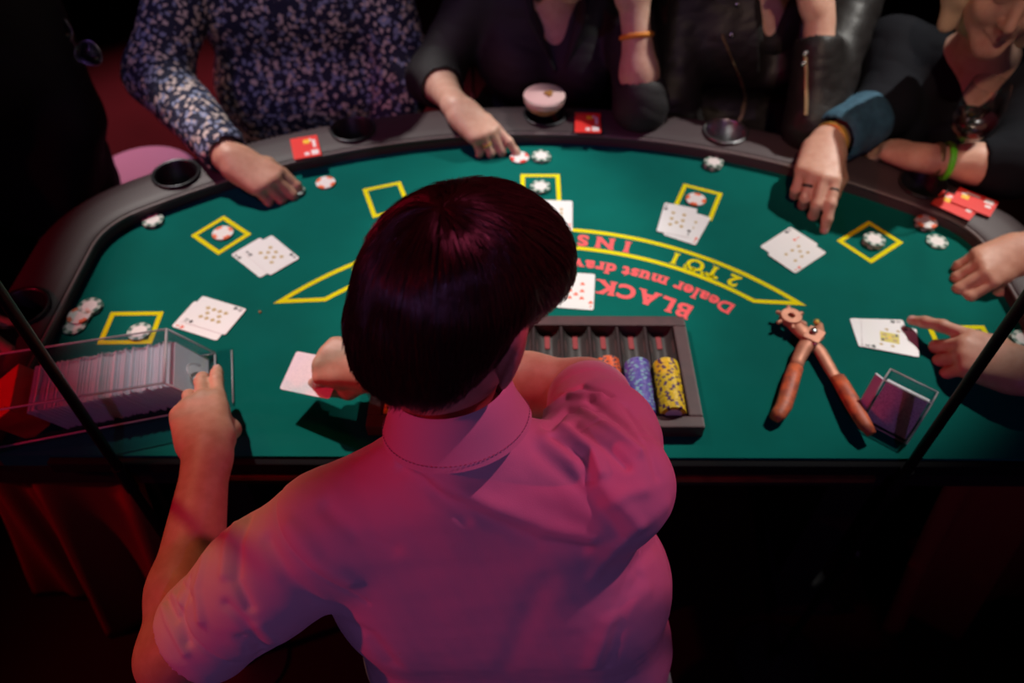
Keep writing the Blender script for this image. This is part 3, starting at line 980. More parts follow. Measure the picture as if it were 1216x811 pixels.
wh = MB().lathe([(0.006, -0.006), (0.0165, -0.006), (0.0175, -0.004), (0.0175, 0.004), (0.0165, 0.006), (0.006, 0.006)], wc, 24, close=True)
wheel = wh.build('punch_wheel', M['copper'], pl, smooth=False)
smooth_angle(wheel.data)
for k in range(6):
    a = 0.45 + k * math.pi / 3
    d = Vector((math.cos(a), math.sin(a), 0))
    MB().tube([wc + d * 0.015, wc + d * (0.0245 + 0.002 * (k % 2))], [0.0036, 0.0030], 10).build('punch_tube', M['copper'], wheel)
MB().lathe([(0.0001, 0.0), (0.006, 0.0), (0.006, 0.003), (0.0045, 0.0045), (0.0001, 0.0048)], q(960, 408, 0.030), 16).build('pivot_rivet', M['steel'], pl, smooth=True)
MB().lathe([(0.0001, 0.0), (0.0042, 0.0), (0.0042, 0.003), (0.0001, 0.004)], q(963, 420, 0.024), 14).build('rivet', M['steel'], pl, smooth=True)
MB().lathe([(0.0001, 0.0), (0.0050, 0.0), (0.0050, 0.004), (0.0001, 0.005)], q(966, 391, 0.016), 14).build('anvil_pad', M['gold'], pl, smooth=True)
MB().box(q(961, 411, 0.0275), (0.030, 0.026, 0.0035), Matrix.Rotation(0.9, 3, 'Z')).build('pivot_plate', M['copper'], pl, bevel=0.001)

# ------------------------------------------------------------------ glasses
p = cup_pos[2] + Vector((-0.003, -0.002, 0))
cg = thing('coupe_glass', (p.x, p.y, -0.0545), 'coupe glass of foamy pink cocktail standing in the rail\'s cup holder', 'glass')
ch = 0.022
MB().lathe([(0.0001, 0), (0.031, 0.0), (0.032, 0.0015), (0.012, 0.004), (0.0042, 0.010), (0.0036, 0.075), (0.006, 0.086), (0.022, 0.094), (0.038, 0.108), (0.0445, 0.126), (0.0455, 0.139),
            (0.0443, 0.139), (0.0433, 0.126), (0.037, 0.1095), (0.021, 0.0958), (0.0001, 0.089)], n=40).build('glass_body', M['glass'], cg, smooth=True)
MB().lathe([(0.0001, 0.0896), (0.0205, 0.0964), (0.0365, 0.1100), (0.0418, 0.122), (0.0001, 0.122)], n=36).build('drink', M['drink'], cg, smooth=False)
MB().lathe([(0.0422, 0.1222), (0.0436, 0.132), (0.0425, 0.1355), (0.0001, 0.1365)], n=36).build('foam', M['foam'], cg, smooth=True)
for dx, dy, rz in ((0.004, 0.002, 0.3), (0.012, 0.006, 1.4), (0.010, -0.004, 2.4)):
    MB().lathe([(0.0001, 0), (0.005, 0.001), (0.006, 0.003), (0.004, 0.005), (0.0001, 0.0055)], n=10).build('garnish_bean', M['bean'], cg, loc=(dx, dy, 0.1350), smooth=True)

p = cup_pos[4] + Vector((0.022, -0.004, 0))
p = on(1122, 212, 0.035)
wg = thing('wine_glass', (p.x, p.y, 0.0345), 'stemmed glass of red wine in front of the blonde player', 'glass')
MB().lathe([(0.0001, 0), (0.034, 0.0), (0.035, 0.0015), (0.012, 0.004), (0.0042, 0.010), (0.0036, 0.078), (0.006, 0.086), (0.022, 0.096), (0.036, 0.115), (0.0405, 0.138), (0.038, 0.170), (0.0325, 0.203),
            (0.0315, 0.203), (0.037, 0.170), (0.0393, 0.138), (0.035, 0.1165), (0.021, 0.0978), (0.0001, 0.091)], n=40).build('glass_body', M['glass'], wg, smooth=True)
MB().lathe([(0.0001, 0.0914), (0.0205, 0.0982), (0.0345, 0.117), (0.0387, 0.136), (0.0001, 0.136)], n=36).build('wine', M['wine'], wg, smooth=True)

# ------------------------------------------------------------------ white stool behind, players' chairs
ws = on(168, 208, -0.30)
st = thing('round_stool', (ws.x, ws.y, -FZ), 'dull blue round stool behind the table between two players', 'stool')
MB().lathe([(0.0001, 0.46), (0.13, 0.46), (0.14, 0.45), (0.14, 0.43), (0.12, 0.42), (0.0001, 0.42)], n=40).build('seat', M['pale_blue'], st, smooth=False)
MB().lathe([(0.0001, 0.42), (0.025, 0.42), (0.025, 0.03), (0.16, 0.015), (0.16, 0.0), (0.0001, 0.0)], n=30).build('pedestal', M['steel'], st)


def chair(x, y, rz, label, group='chairs of the players'):
    c = thing('chair', (x, y, -FZ), label, 'chair', group, rz)
    w, d = 0.40, 0.38
    MB().box((0, 0, 0.445), (w, d, 0.05)).build('seat', M['chair_seat'], c, bevel=0.012)
    for sx in (-1, 1):
        MB().tube([(sx * 0.185, -0.17, 0.0), (sx * 0.185, -0.17, 0.42)], [0.012, 0.016], 10).build('leg', M['chair_frame'], c, smooth=True)
        MB().tube([(sx * 0.185, 0.235, 0.0), (sx * 0.185, 0.18, 0.44), (sx * 0.183, 0.20, 0.70), (sx * 0.178, 0.245, 0.92)], [0.012, 0.016, 0.015, 0.013], 10).build('back_post', M['chair_frame'], c, smooth=True)
    MB().tube([(-0.18, 0.245, 0.90), (0, 0.262, 0.905), (0.18, 0.245, 0.90)], 0.014, 10).build('top_rail', M['chair_frame'], c, smooth=True)
    MB().tube([(-0.18, 0.195, 0.62), (0, 0.207, 0.62), (0.18, 0.195, 0.62)], 0.011, 8).build('lower_rail', M['chair_frame'], c, smooth=True)
    for k in (-2, -1, 0, 1, 2):
        MB().tube([(k * 0.055, 0.205, 0.62), (k * 0.055, 0.255, 0.90)], 0.006, 8).build('spindle', M['chair_frame'], c, smooth=True)
    return c


chair(-0.50, 1.83, 0.12, 'spindle back chair behind the floral shirt player')
chair(0.075, 1.78, 0.0, 'spindle back chair behind the player in a black blouse')
chair(0.61, 1.74, -0.1, 'spindle back chair behind the leather jacket player')

# ------------------------------------------------------------------ bodies: smooth solids blended into one surface
def vec(*a): return np.array(a, dtype=np.float64)


class Sdf:
    def __init__(self):
        self.p = []

    def cone(self, a, b, ra, rb, k=0.01, n=None, s=1.0, sub=False):
        self.p.append(('c', np.array(a, float), np.array(b, float), ra, rb, k, None if n is None else np.array(n, float) / np.linalg.norm(n), s, sub))
        return self

    def chain(self, pts, rs, k=0.01, **kw):
        for i in range(len(pts) - 1): self.cone(pts[i], pts[i + 1], rs[i], rs[i + 1], k, **kw)
        return self

    def ball(self, c, r, k=0.01, sub=False):
        return self.cone(c, np.array(c, float) + 1e-4, r, r, k, sub=sub)

    def ell(self, c, rad, R=None, k=0.01, sub=False):
        self.p.append(('e', np.array(c, float), np.array(rad, float), np.eye(3) if R is None else np.array(R, float), k, sub))
        return self

    def cut(self, point, normal, k=0.0):
        """removes the side the normal points to"""
        self.p.append(('h', np.array(point, float), np.array(normal, float) / np.linalg.norm(normal), k))
        return self

    def bounds(self, q):
        if q[0] == 'c':
            r = max(q[3], q[4]) * max(1.0, q[7])
            return np.minimum(q[1], q[2]) - r, np.maximum(q[1], q[2]) + r
        m = np.abs(q[3] @ np.diag(q[2])).sum(1)
        m = np.minimum(m, max(q[2]))
        return q[1] - m, q[1] + m

    def mesh(self, name, h, post=None):
        lo = np.full(3, 1e9); hi = -lo
        for q in self.p:
            if q[0] == 'h' or q[-1] is True: continue
            a, b = self.bounds(q)
            lo = np.minimum(lo, a); hi = np.maximum(hi, b)
        lo -= 6 * h; hi += 6 * h
        dim = np.ceil((hi - lo) / h).astype(int) + 1
        F = np.full(dim, 1.0, np.float32)
        ax = [(lo[i] + h * np.arange(dim[i])).astype(np.float32) for i in range(3)]
        for q in self.p:
            if q[0] == 'h':
                d = ((ax[0] - q[1][0]) * q[2][0])[:, None, None] + ((ax[1] - q[1][1]) * q[2][1])[None, :, None] + ((ax[2] - q[1][2]) * q[2][2])[None, None, :]
                if q[3] > 0:
                    hh = np.clip(0.5 - 0.5 * (d - F) / q[3], 0, 1)      # smooth max
                    F = d * (1 - hh) + F * hh + q[3] * hh * (1 - hh)
                else:
                    F = np.maximum(F, d)
                F = F.astype(np.float32)
                continue
            sub = q[-1]
            k = q[5] if q[0] == 'c' else q[4]
            a, b = self.bounds(q)
            mg = k + 5 * h
            i0 = np.clip(np.floor((a - mg - lo) / h).astype(int), 0, dim - 1)
            i1 = np.clip(np.ceil((b + mg - lo) / h).astype(int) + 1, 1, dim)
            if np.any(i1 <= i0): continue
            X = ax[0][i0[0]:i1[0]][:, None, None]; Y = ax[1][i0[1]:i1[1]][None, :, None]; Z = ax[2][i0[2]:i1[2]][None, None, :]
            if q[0] == 'c':
                A, B, ra, rb, _, n, s, _ = q[1:]
                ba = (B - A).astype(np.float32); l2 = float(ba @ ba) + 1e-12
                px, py, pz = X - np.float32(A[0]), Y - np.float32(A[1]), Z - np.float32(A[2])
                t = np.clip((px * ba[0] + py * ba[1] + pz * ba[2]) / l2, 0, 1)
                rx_, ry_, rz_ = px - t * ba[0], py - t * ba[1], pz - t * ba[2]
                if n is not None and s != 1.0:
                    dn = (rx_ * n[0] + ry_ * n[1] + rz_ * n[2]) * np.float32(1 / s - 1)
                    rx_ = rx_ + dn * n[0]; ry_ = ry_ + dn * n[1]; rz_ = rz_ + dn * n[2]
                d = (np.sqrt(rx_ * rx_ + ry_ * ry_ + rz_ * rz_) - (ra + (rb - ra) * t)) * np.float32(min(s, 1.0))
            else:
                C, rad, R, _, _ = q[1:]
                px, py, pz = X - np.float32(C[0]), Y - np.float32(C[1]), Z - np.float32(C[2])
                u = [(px * R[0, i] + py * R[1, i] + pz * R[2, i]) / np.float32(rad[i]) for i in range(3)]
                k0 = np.sqrt(u[0] ** 2 + u[1] ** 2 + u[2] ** 2)
                k1 = np.sqrt((u[0] / rad[0]) ** 2 + (u[1] / rad[1]) ** 2 + (u[2] / rad[2]) ** 2) + 1e-9
                d = k0 * (k0 - 1.0) / k1
            S = F[i0[0]:i1[0], i0[1]:i1[1], i0[2]:i1[2]]
            if sub:
                d = -d
                hh = np.clip(0.5 - 0.5 * (d - S) / max(k, 1e-6), 0, 1)
                S[...] = d * (1 - hh) + S * hh + k * hh * (1 - hh)
            else:
                hh = np.clip(0.5 + 0.5 * (S - d) / max(k, 1e-6), 0, 1)
                S[...] = S * (1 - hh) + d * hh - k * hh * (1 - hh)
        F[0], F[-1], F[:, 0], F[:, -1], F[:, :, 0], F[:, :, -1] = 1, 1, 1, 1, 1, 1
        np.clip(F, -4 * h, 4 * h, out=F)
        g = openvdb.FloatGrid(4 * h)
        g.copyFromArray(np.ascontiguousarray(F))
        pts, quads = g.convertToQuads(isovalue=0.0)
        V = pts.astype(np.float64) * h + lo
        Q = quads.astype(np.int64)[:, ::-1] if FLIP else quads.astype(np.int64)
        if post is not None:
            V = post(V, normals(V, Q), Q)
        return quad_mesh(name, V, Q)


FLIP = False


def normals(V, Q):
    fn = np.cross(V[Q[:, 2]] - V[Q[:, 0]], V[Q[:, 3]] - V[Q[:, 1]])
    N = np.zeros_like(V)
    for i in range(4): np.add.at(N, Q[:, i], fn)
    return N / (np.linalg.norm(N, axis=1)[:, None] + 1e-12)


def quad_mesh(name, V, Q):
    me = bpy.data.meshes.new(name)
    me.vertices.add(len(V)); me.loops.add(Q.size); me.polygons.add(len(Q))
    me.vertices.foreach_set('co', V.astype(np.float32).ravel())
    me.loops.foreach_set('vertex_index', Q.astype(np.int32).ravel())
    me.polygons.foreach_set('loop_start', (np.arange(len(Q)) * Q.shape[1]).astype(np.int32))
    me.update(calc_edges=True)
    me.polygons.foreach_set('use_smooth', np.ones(len(Q), bool))
    return me


def relax(V, Q, it=2, lam=0.5):
    e = np.vstack([Q[:, [0, 1]], Q[:, [1, 2]], Q[:, [2, 3]], Q[:, [3, 0]]])
    for _ in range(it):
        S = np.zeros_like(V); c = np.zeros(len(V))
        for a, b in ((0, 1), (1, 0)):
            np.add.at(S, e[:, a], V[e[:, b]]); np.add.at(c, e[:, a], 1)
        V = V + lam * (S / np.maximum(c, 1)[:, None] - V)
    return V


def vnoise(P, freq, seed=0):
    """cheap smooth noise from summed sines"""
    r = np.random.default_rng(seed)
    out = np.zeros(len(P))
    for i in range(7):
        k = r.normal(size=3); k = k / np.linalg.norm(k) * freq * r.uniform(0.6, 1.5)
        out += np.sin(P @ k + r.uniform(0, 6.28))
    return out / 3.0


def seg_dist(P, pts):
    d = np.full(len(P), 1e9)
    for a, b in zip(pts[:-1], pts[1:]):
        a = np.array(a, float); b = np.array(b, float); ba = b - a
        t = np.clip(((P - a) @ ba) / (ba @ ba + 1e-12), 0, 1)
        d = np.minimum(d, np.linalg.norm(P - (a + t[:, None] * ba), axis=1))
    return d


def fold(V, N, pts, amp, w):
    lo = np.min(pts, axis=0) - 3 * w; hi = np.max(pts, axis=0) + 3 * w
    m = np.all((V > lo) & (V < hi), axis=1)
    if m.any():
        d = seg_dist(V[m], pts)
        V[m] += N[m] * (amp * np.exp(-(d / w) ** 2))[:, None]
    return V


def unit(v):
    v = np.array(v, float)
    return v / np.linalg.norm(v)


# ---- a hand: palm, four fingers and a thumb as tapering chains
FING = {'i': (0.026, 0.091, (0.041, 0.025, 0.021), 0.0088), 'm': (0.007, 0.095, (0.045, 0.029, 0.022), 0.0090),
        'r': (-0.012, 0.089, (0.041, 0.027, 0.021), 0.0085), 'p': (-0.029, 0.080, (0.033, 0.020, 0.019), 0.0076)}


def hand(S, wrist, d, n, side, curls, thumb=((0.75, 0.62, -0.25), (0.9, 0.35, -0.3), (0.95, 0.1, -0.3)), sc=1.0, spread=0.06, tips=None):
    """d: towards the fingers, n: out of the back of the hand, side: +1/-1 puts the thumb at +/- (d x n); curls per finger in degrees"""
    d = unit(d); n = np.array(n, float); n = unit(n - d * (n @ d)); t = np.cross(d, n) * side
    w = np.array(wrist, float)
    P = lambda a, b, c: w + (d * a + t * b + n * c) * sc
    kn = {}
    for f, (off, ln, segs, r) in FING.items():
        kn[f] = P(ln, off, 0.004 if f in 'mr' else 0.0)
    S.cone(P(-0.01, 0, 0), P(0.025, 0.0, 0), 0.0255 * sc, 0.0285 * sc, 0.02, n=n, s=0.72)
    for f, (off, ln, segs, r) in FING.items():
        S.cone(P(0.02, off * 0.75, 0), kn[f], 0.0155 * sc, 0.0115 * sc, 0.016)
    S.cone(P(0.03, -0.022, -0.006), P(0.07, -0.027, -0.004), 0.013 * sc, 0.010 * sc, 0.012)
    out = {}
    for f, (off, ln, segs, r) in FING.items():
        c = curls[f] if isinstance(curls, dict) else curls
        sp = off / 0.028 * spread
        base = unit(d + t * sp)
        p = kn[f]; a = 0.0; rr = r * sc * 1.06
        pts = [p]
        for s_, cu in zip(segs, c):
            a += math.radians(cu)
            dirv = base * math.cos(a) - n * math.sin(a)
            p = p + dirv * s_ * sc
            pts.append(p)
        rs = [rr * 1.12, rr * 1.0, rr * 0.93, rr * 0.78]
        for i in range(3): S.cone(pts[i], pts[i + 1], rs[i], rs[i + 1], 0.0035)
        for i in (1, 2): S.ball(pts[i] + n * 0.0006, rs[i] * 1.04, 0.003)
        out[f] = (pts, rs, base)
    p = P(0.018, 0.020, -0.006); pts = [p]
    for l_, v in zip((0.044, 0.033, 0.027), thumb):
        v = unit(v); p = p + (d * v[0] + t * v[1] + n * v[2]) * l_ * sc; pts.append(p)
    rs = [0.0150 * sc, 0.0118 * sc, 0.0105 * sc, 0.0085 * sc]
    for i in range(3): S.cone(pts[i], pts[i + 1], rs[i], rs[i + 1], 0.008 if i == 0 else 0.0035)
    S.cone(P(0.07, 0.022, -0.003), pts[1], 0.010 * sc, 0.009 * sc, 0.014)
    out['t'] = (pts, rs, d)
    return out


def rot(yaw=0, pitch=0, roll=0):
    """columns: the figure's right, forward, up; yaw turns to its left, pitch tips the face down, roll leans to its right"""
    m = Matrix.Rotation(yaw, 3, 'Z') @ Matrix.Rotation(-pitch, 3, 'X') @ Matrix.Rotation(roll, 3, 'Y')
    return np.array(m)


def head(S, c, R, sc=1.0, neck=None, neck_r=0.052, female=False):
    c = np.array(c, float)
    W = lambda x, y, z: c + R @ (np.array([x, y, z]) * sc)
    E = lambda p, r, k=0.02, sub=False: S.ell(W(*p), np.array(r) * sc, R, k, sub)
    E((0, -0.012, 0.030), (0.074, 0.094, 0.085))
    E((0, 0.028, -0.020), (0.060, 0.062, 0.088), 0.03)
    for s in (-1, 1):
        S.cone(W(s * 0.052, 0.004, -0.045), W(s * 0.010, 0.070, -0.098), 0.021 * sc, 0.016 * sc, 0.025)
        S.ball(W(s * 0.036, 0.060, -0.025), 0.025 * sc, 0.02)
        E((s * 0.032, 0.100, 0.012), (0.017, 0.016, 0.012), 0.012, True)
        E((s * 0.0310, 0.078, 0.011), (0.0145, 0.0135, 0.0105), 0.003)
        E((s * 0.077, -0.010, -0.002), (0.009, 0.021, 0.033), 0.006)
        E((s * 0.086, -0.006, 0.002), (0.006, 0.011, 0.020), 0.004, True)
    S.cone(W(-0.036, 0.079, 0.031), W(0.036, 0.079, 0.031), 0.012 * sc, 0.012 * sc, 0.018)
    S.cone(W(0, 0.086, 0.018), W(0, 0.108, -0.026), 0.008 * sc, 0.0115 * sc, 0.010)
    for s in (-1, 1):
        S.ball(W(s * 0.0105, 0.097, -0.030), 0.0085 * sc, 0.006)
        S.cone(W(0, 0.0895, -0.054), W(s * 0.022, 0.079, -0.058), 0.0062 * sc, 0.003 * sc, 0.006)
        S.cone(W(0, 0.0885, -0.066), W(s * 0.020, 0.079, -0.060), 0.0066 * sc, 0.003 * sc, 0.006)
    S.cone(W(-0.02, 0.096, -0.060), W(0.02, 0.096, -0.060), 0.0035 * sc, 0.0035 * sc, 0.003, sub=True)
    E((0, 0.072, -0.098), (0.019, 0.017, 0.017))
    if neck is not None:
        S.cone(W(0, -0.018, -0.05), neck, neck_r * sc, neck_r * 1.08, 0.03)
    return W


def lips(W, sc, parent, m):
    S = Sdf()
    for s in (-1, 1):
        S.cone(W(0, 0.0900, -0.0545), W(s * 0.025, 0.0775, -0.0590), 0.0050 * sc, 0.0026 * sc, 0.004)
        S.cone(W(0, 0.0890, -0.0660), W(s * 0.023, 0.0775, -0.0605), 0.0054 * sc, 0.0026 * sc, 0.004)
    S.cone(W(-0.02, 0.0985, -0.060), W(0.02, 0.0985, -0.060), 0.0028 * sc, 0.0028 * sc, 0.002, sub=True)
    return mesh_obj('lips', S.mesh('lips', 0.0012), m, parent)


def person(label, base):
    t = thing('person', (base[0], base[1], -FZ), label, 'person')
    return t


def part(root, name, me, m):
    """mesh made in felt coordinates, hung under a root that stands elsewhere"""
    off = Vector((0, 0, FZ)) - root.location
    me.transform(Matrix.Translation(off))
    return mesh_obj(name, me, m, root)


def ring_band(c, axis, r, rt, a0=0, a1=360, n=32, flat=1.0):
    """bracelet: closed band around an axis"""
    axis = Vector(axis).normalized()
    u = axis.orthogonal().normalized(); v = axis.cross(u)
    pts = [Vector(c) + (u * math.cos(math.radians(a0 + (a1 - a0) * k / n)) + v * math.sin(math.radians(a0 + (a1 - a0) * k / n))) * r for k in range(n + 1)]
    mb = MB()
    b = 8
    for i, p in enumerate(pts):
        out = (p - Vector(c)).normalized()
        for k in range(b):
            w = 2 * math.pi * k / b
            mb.v.append(tuple(p + out * math.cos(w) * rt + axis * math.sin(w) * rt * flat))
    for i in range(n):
        for k in range(b):
            mb.f.append((i * b + k, (i + 1) * b + k, (i + 1) * b + (k + 1) % b, i * b + (k + 1) % b)); mb.m.append(0)
    return mb.mesh('band')


M['skin'] = mat('skin', (0.62, 0.33, 0.23), 0.5, noise=(60, (0.55, 0.27, 0.18), 3), bump=(420, 0.12, 0.0006), Subsurface_Weight=0.08, Subsurface_Scale=0.01)
M['skin_pale'] = mat('skin_pale', (0.66, 0.40, 0.30), 0.5, noise=(60, (0.60, 0.33, 0.24), 3), bump=(420, 0.12, 0.0006), Subsurface_Weight=0.08, Subsurface_Scale=0.01)
M['nail'] = mat('nail', (0.72, 0.42, 0.36), 0.25)
M['lip'] = mat('lip', (0.42, 0.10, 0.12), 0.4)


def nail_set(fingers, root, n_hint, sc=1.0, which='imrpt'):
    for f in which:
        pts, rs, base = fingers[f]
        a, b = np.array(pts[2]), np.array(pts[3])
        dv = unit(b - a)
        n = np.array(n_hint, float)
        # the dorsal side of the last joint
        prev = unit(np.array(pts[2]) - np.array(pts[1]))
        up = n - dv * (n @ dv)
        if np.linalg.norm(up) < 0.2: up = prev - dv * (prev @ dv)
        up = unit(up)
        sd = np.cross(dv, up)
        S = Sdf().ell(b - dv * 0.003 * sc + up * rs[3] * 0.86, (0.0052 * sc, 0.0068 * sc, 0.0016 * sc), np.array([sd, dv, up]).T, 0.001)
        part(root, 'fingernail', S.mesh('fingernail', 0.0011), M['nail'])

# ------------------------------------------------------------------ the dealer, seen from behind
M['shirt'] = mat('shirt', (0.80, 0.68, 0.74), 0.8, spec=0.15, bump=(900, 0.35, 0.0006))
M['hair_dark'] = mat('hair_dark', (0.045, 0.018, 0.012), 0.30, spec=0.8)
M['trousers'] = mat('trousers', (0.012, 0.012, 0.016), 0.85)
M['shoe_black'] = mat('shoe_black', (0.01, 0.01, 0.01), 0.35)

DLR = person('dealer in a pale short sleeved shirt seen from behind', (0.0, 0.33))
HC = vec(-0.053, 0.486, 0.474)
HS = 0.90
HR = rot(math.radians(-29), math.radians(22), math.radians(9))
NB = vec(-0.055, 0.435, 0.325)
SL_, SR_ = vec(-0.195, 0.398, 0.232), vec(0.105, 0.425, 0.272)
EL_, WL_ = vec(-0.366, 0.318, 0.090), vec(-0.396, 0.580, 0.098)
ER_, WR_ = vec(0.098, 0.640, 0.150), vec(-0.183, 0.724, 0.095)

B = Sdf()
HW = head(B, HC, HR, HS, neck=NB + vec(0, 0.012, -0.01), neck_r=0.046)
for sx in (-1, 1):
    B.ell(HW(sx * 0.083, -0.013, -0.012), np.array((0.0075, 0.021, 0.034)) * HS, HR @ np.array(Matrix.Rotation(math.radians(22 * sx), 3, 'Z')), 0.005)
B.cone(NB + vec(0, 0.015, -0.01), vec(-0.05, 0.46, 0.20), 0.047, 0.05, 0.02)
B.cone(vec(-0.12, 0.44, 0.21), vec(0.02, 0.44, 0.21), 0.06, 0.06, 0.03)
B.cone(vec(-0.06, 0.41, 0.0), vec(0.06, 0.41, 0.0), 0.06, 0.06, 0.04)
B.cone(vec(-0.05, 0.44, 0.2), vec(0.0, 0.42, 0.0), 0.065, 0.06, 0.04)
B.cone(NB + vec(0, 0, -0.03), SL_, 0.035, 0.04, 0.03).cone(NB + vec(0, 0, -0.03), SR_, 0.035, 0.04, 0.03)
B.chain([SL_, EL_], [0.047, 0.040], 0.02).chain([EL_, EL_ * 0.72 + WL_ * 0.28, WL_], [0.039, 0.041, 0.0265], 0.02)
B.chain([SR_, ER_], [0.047, 0.041], 0.02).chain([ER_, ER_ * 0.72 + WR_ * 0.28, WR_], [0.040, 0.041, 0.028], 0.02)
nL = vec(0.15, -0.35, 0.92)
fL = hand(B, WL_, vec(-0.072, 0.165, -0.012), nL, +1,
          {'i': (10, 12, 6), 'm': (16, 18, 10), 'r': (28, 30, 18), 'p': (36, 36, 22)}, thumb=((0.80, 0.22, -0.58), (0.90, -0.15, -0.45), (0.9, -0.25, -0.3)), sc=1.0)
fR = hand(B, WR_, vec(-1, 0.12, 0.02), vec(0.0, -0.38, 0.93), -1,
          {'i': (62, 72, 35), 'm': (72, 82, 45), 'r': (76, 85, 45), 'p': (78, 85, 45)}, thumb=((0.80, 0.30, -0.52), (0.95, 0.0, -0.25), (0.88, -0.4, -0.05)), sc=0.96)
part(DLR, 'body', B.mesh('body', 0.0026, lambda V, N, Q: relax(V, Q, 1)), M['skin'])
nail_set(fL, DLR, nL, which='imr')
nail_set(fR, DLR, vec(-0.4, -0.8, 0.4), which='t')

# shirt
S = Sdf()
S.cone(NB + vec(0, 0.004, -0.03), NB + vec(0, 0.012, 0.0), 0.070, 0.059, 0.03)
S.cone(NB + vec(-0.01, 0.0, -0.036), SL_ + vec(0.02, 0, 0.0), 0.052, 0.044, 0.03).cone(NB + vec(0.01, 0.0, -0.036), SR_ + vec(-0.02, 0, 0.006), 0.056, 0.048, 0.03)
S.cone(vec(-0.120, 0.425, 0.190), vec(0.025, 0.43, 0.205), 0.090, 0.094, 0.05)
S.cone(vec(-0.105, 0.40, 0.10), vec(0.085, 0.40, 0.10), 0.100, 0.100, 0.06)
S.cone(vec(-0.085, 0.385, -0.04), vec(0.098, 0.385, -0.04), 0.102, 0.106, 0.06)
S.cone(vec(-0.085, 0.375, -0.20), vec(0.115, 0.375, -0.20), 0.110, 0.114, 0.06)
sl_end = SL_ * 0.24 + EL_ * 0.76; sr_end = SR_ * 0.16 + ER_ * 0.84
S.chain([SL_, SL_ * 0.5 + sl_end * 0.5, sl_end], [0.055, 0.058, 0.058], 0.035)
S.chain([SR_, SR_ * 0.5 + sr_end * 0.5, sr_end], [0.060, 0.059, 0.055], 0.035)
dl = unit(EL_ - SL_); dr = unit(ER_ - SR_)
# open cuffs
for end, dv, r in ((sl_end, dl, 0.0505), (sr_end, dr, 0.0475)):
    S.cone(end - dv * 0.012, end + dv * 0.10, r, r, 0.004, sub=True)
S.cone(NB + vec(0, 0.030, 0.085), NB + vec(0.003, 0.06, 0.16), 0.050, 0.05, 0.004, sub=True)
S.cut(vec(0, 0.36, -0.30), vec(0, 0, -1))


def cam_ray(px, py):
    x, y = px - 608.0, py - 405.5
    f = Vector((0, math.cos(CAM_PITCH), -math.sin(CAM_PITCH))); u = Vector((0, math.sin(CAM_PITCH), math.cos(CAM_PITCH)))
    return (f + Vector((x / FPX, 0, 0)) - u * (y / FPX)).normalized()


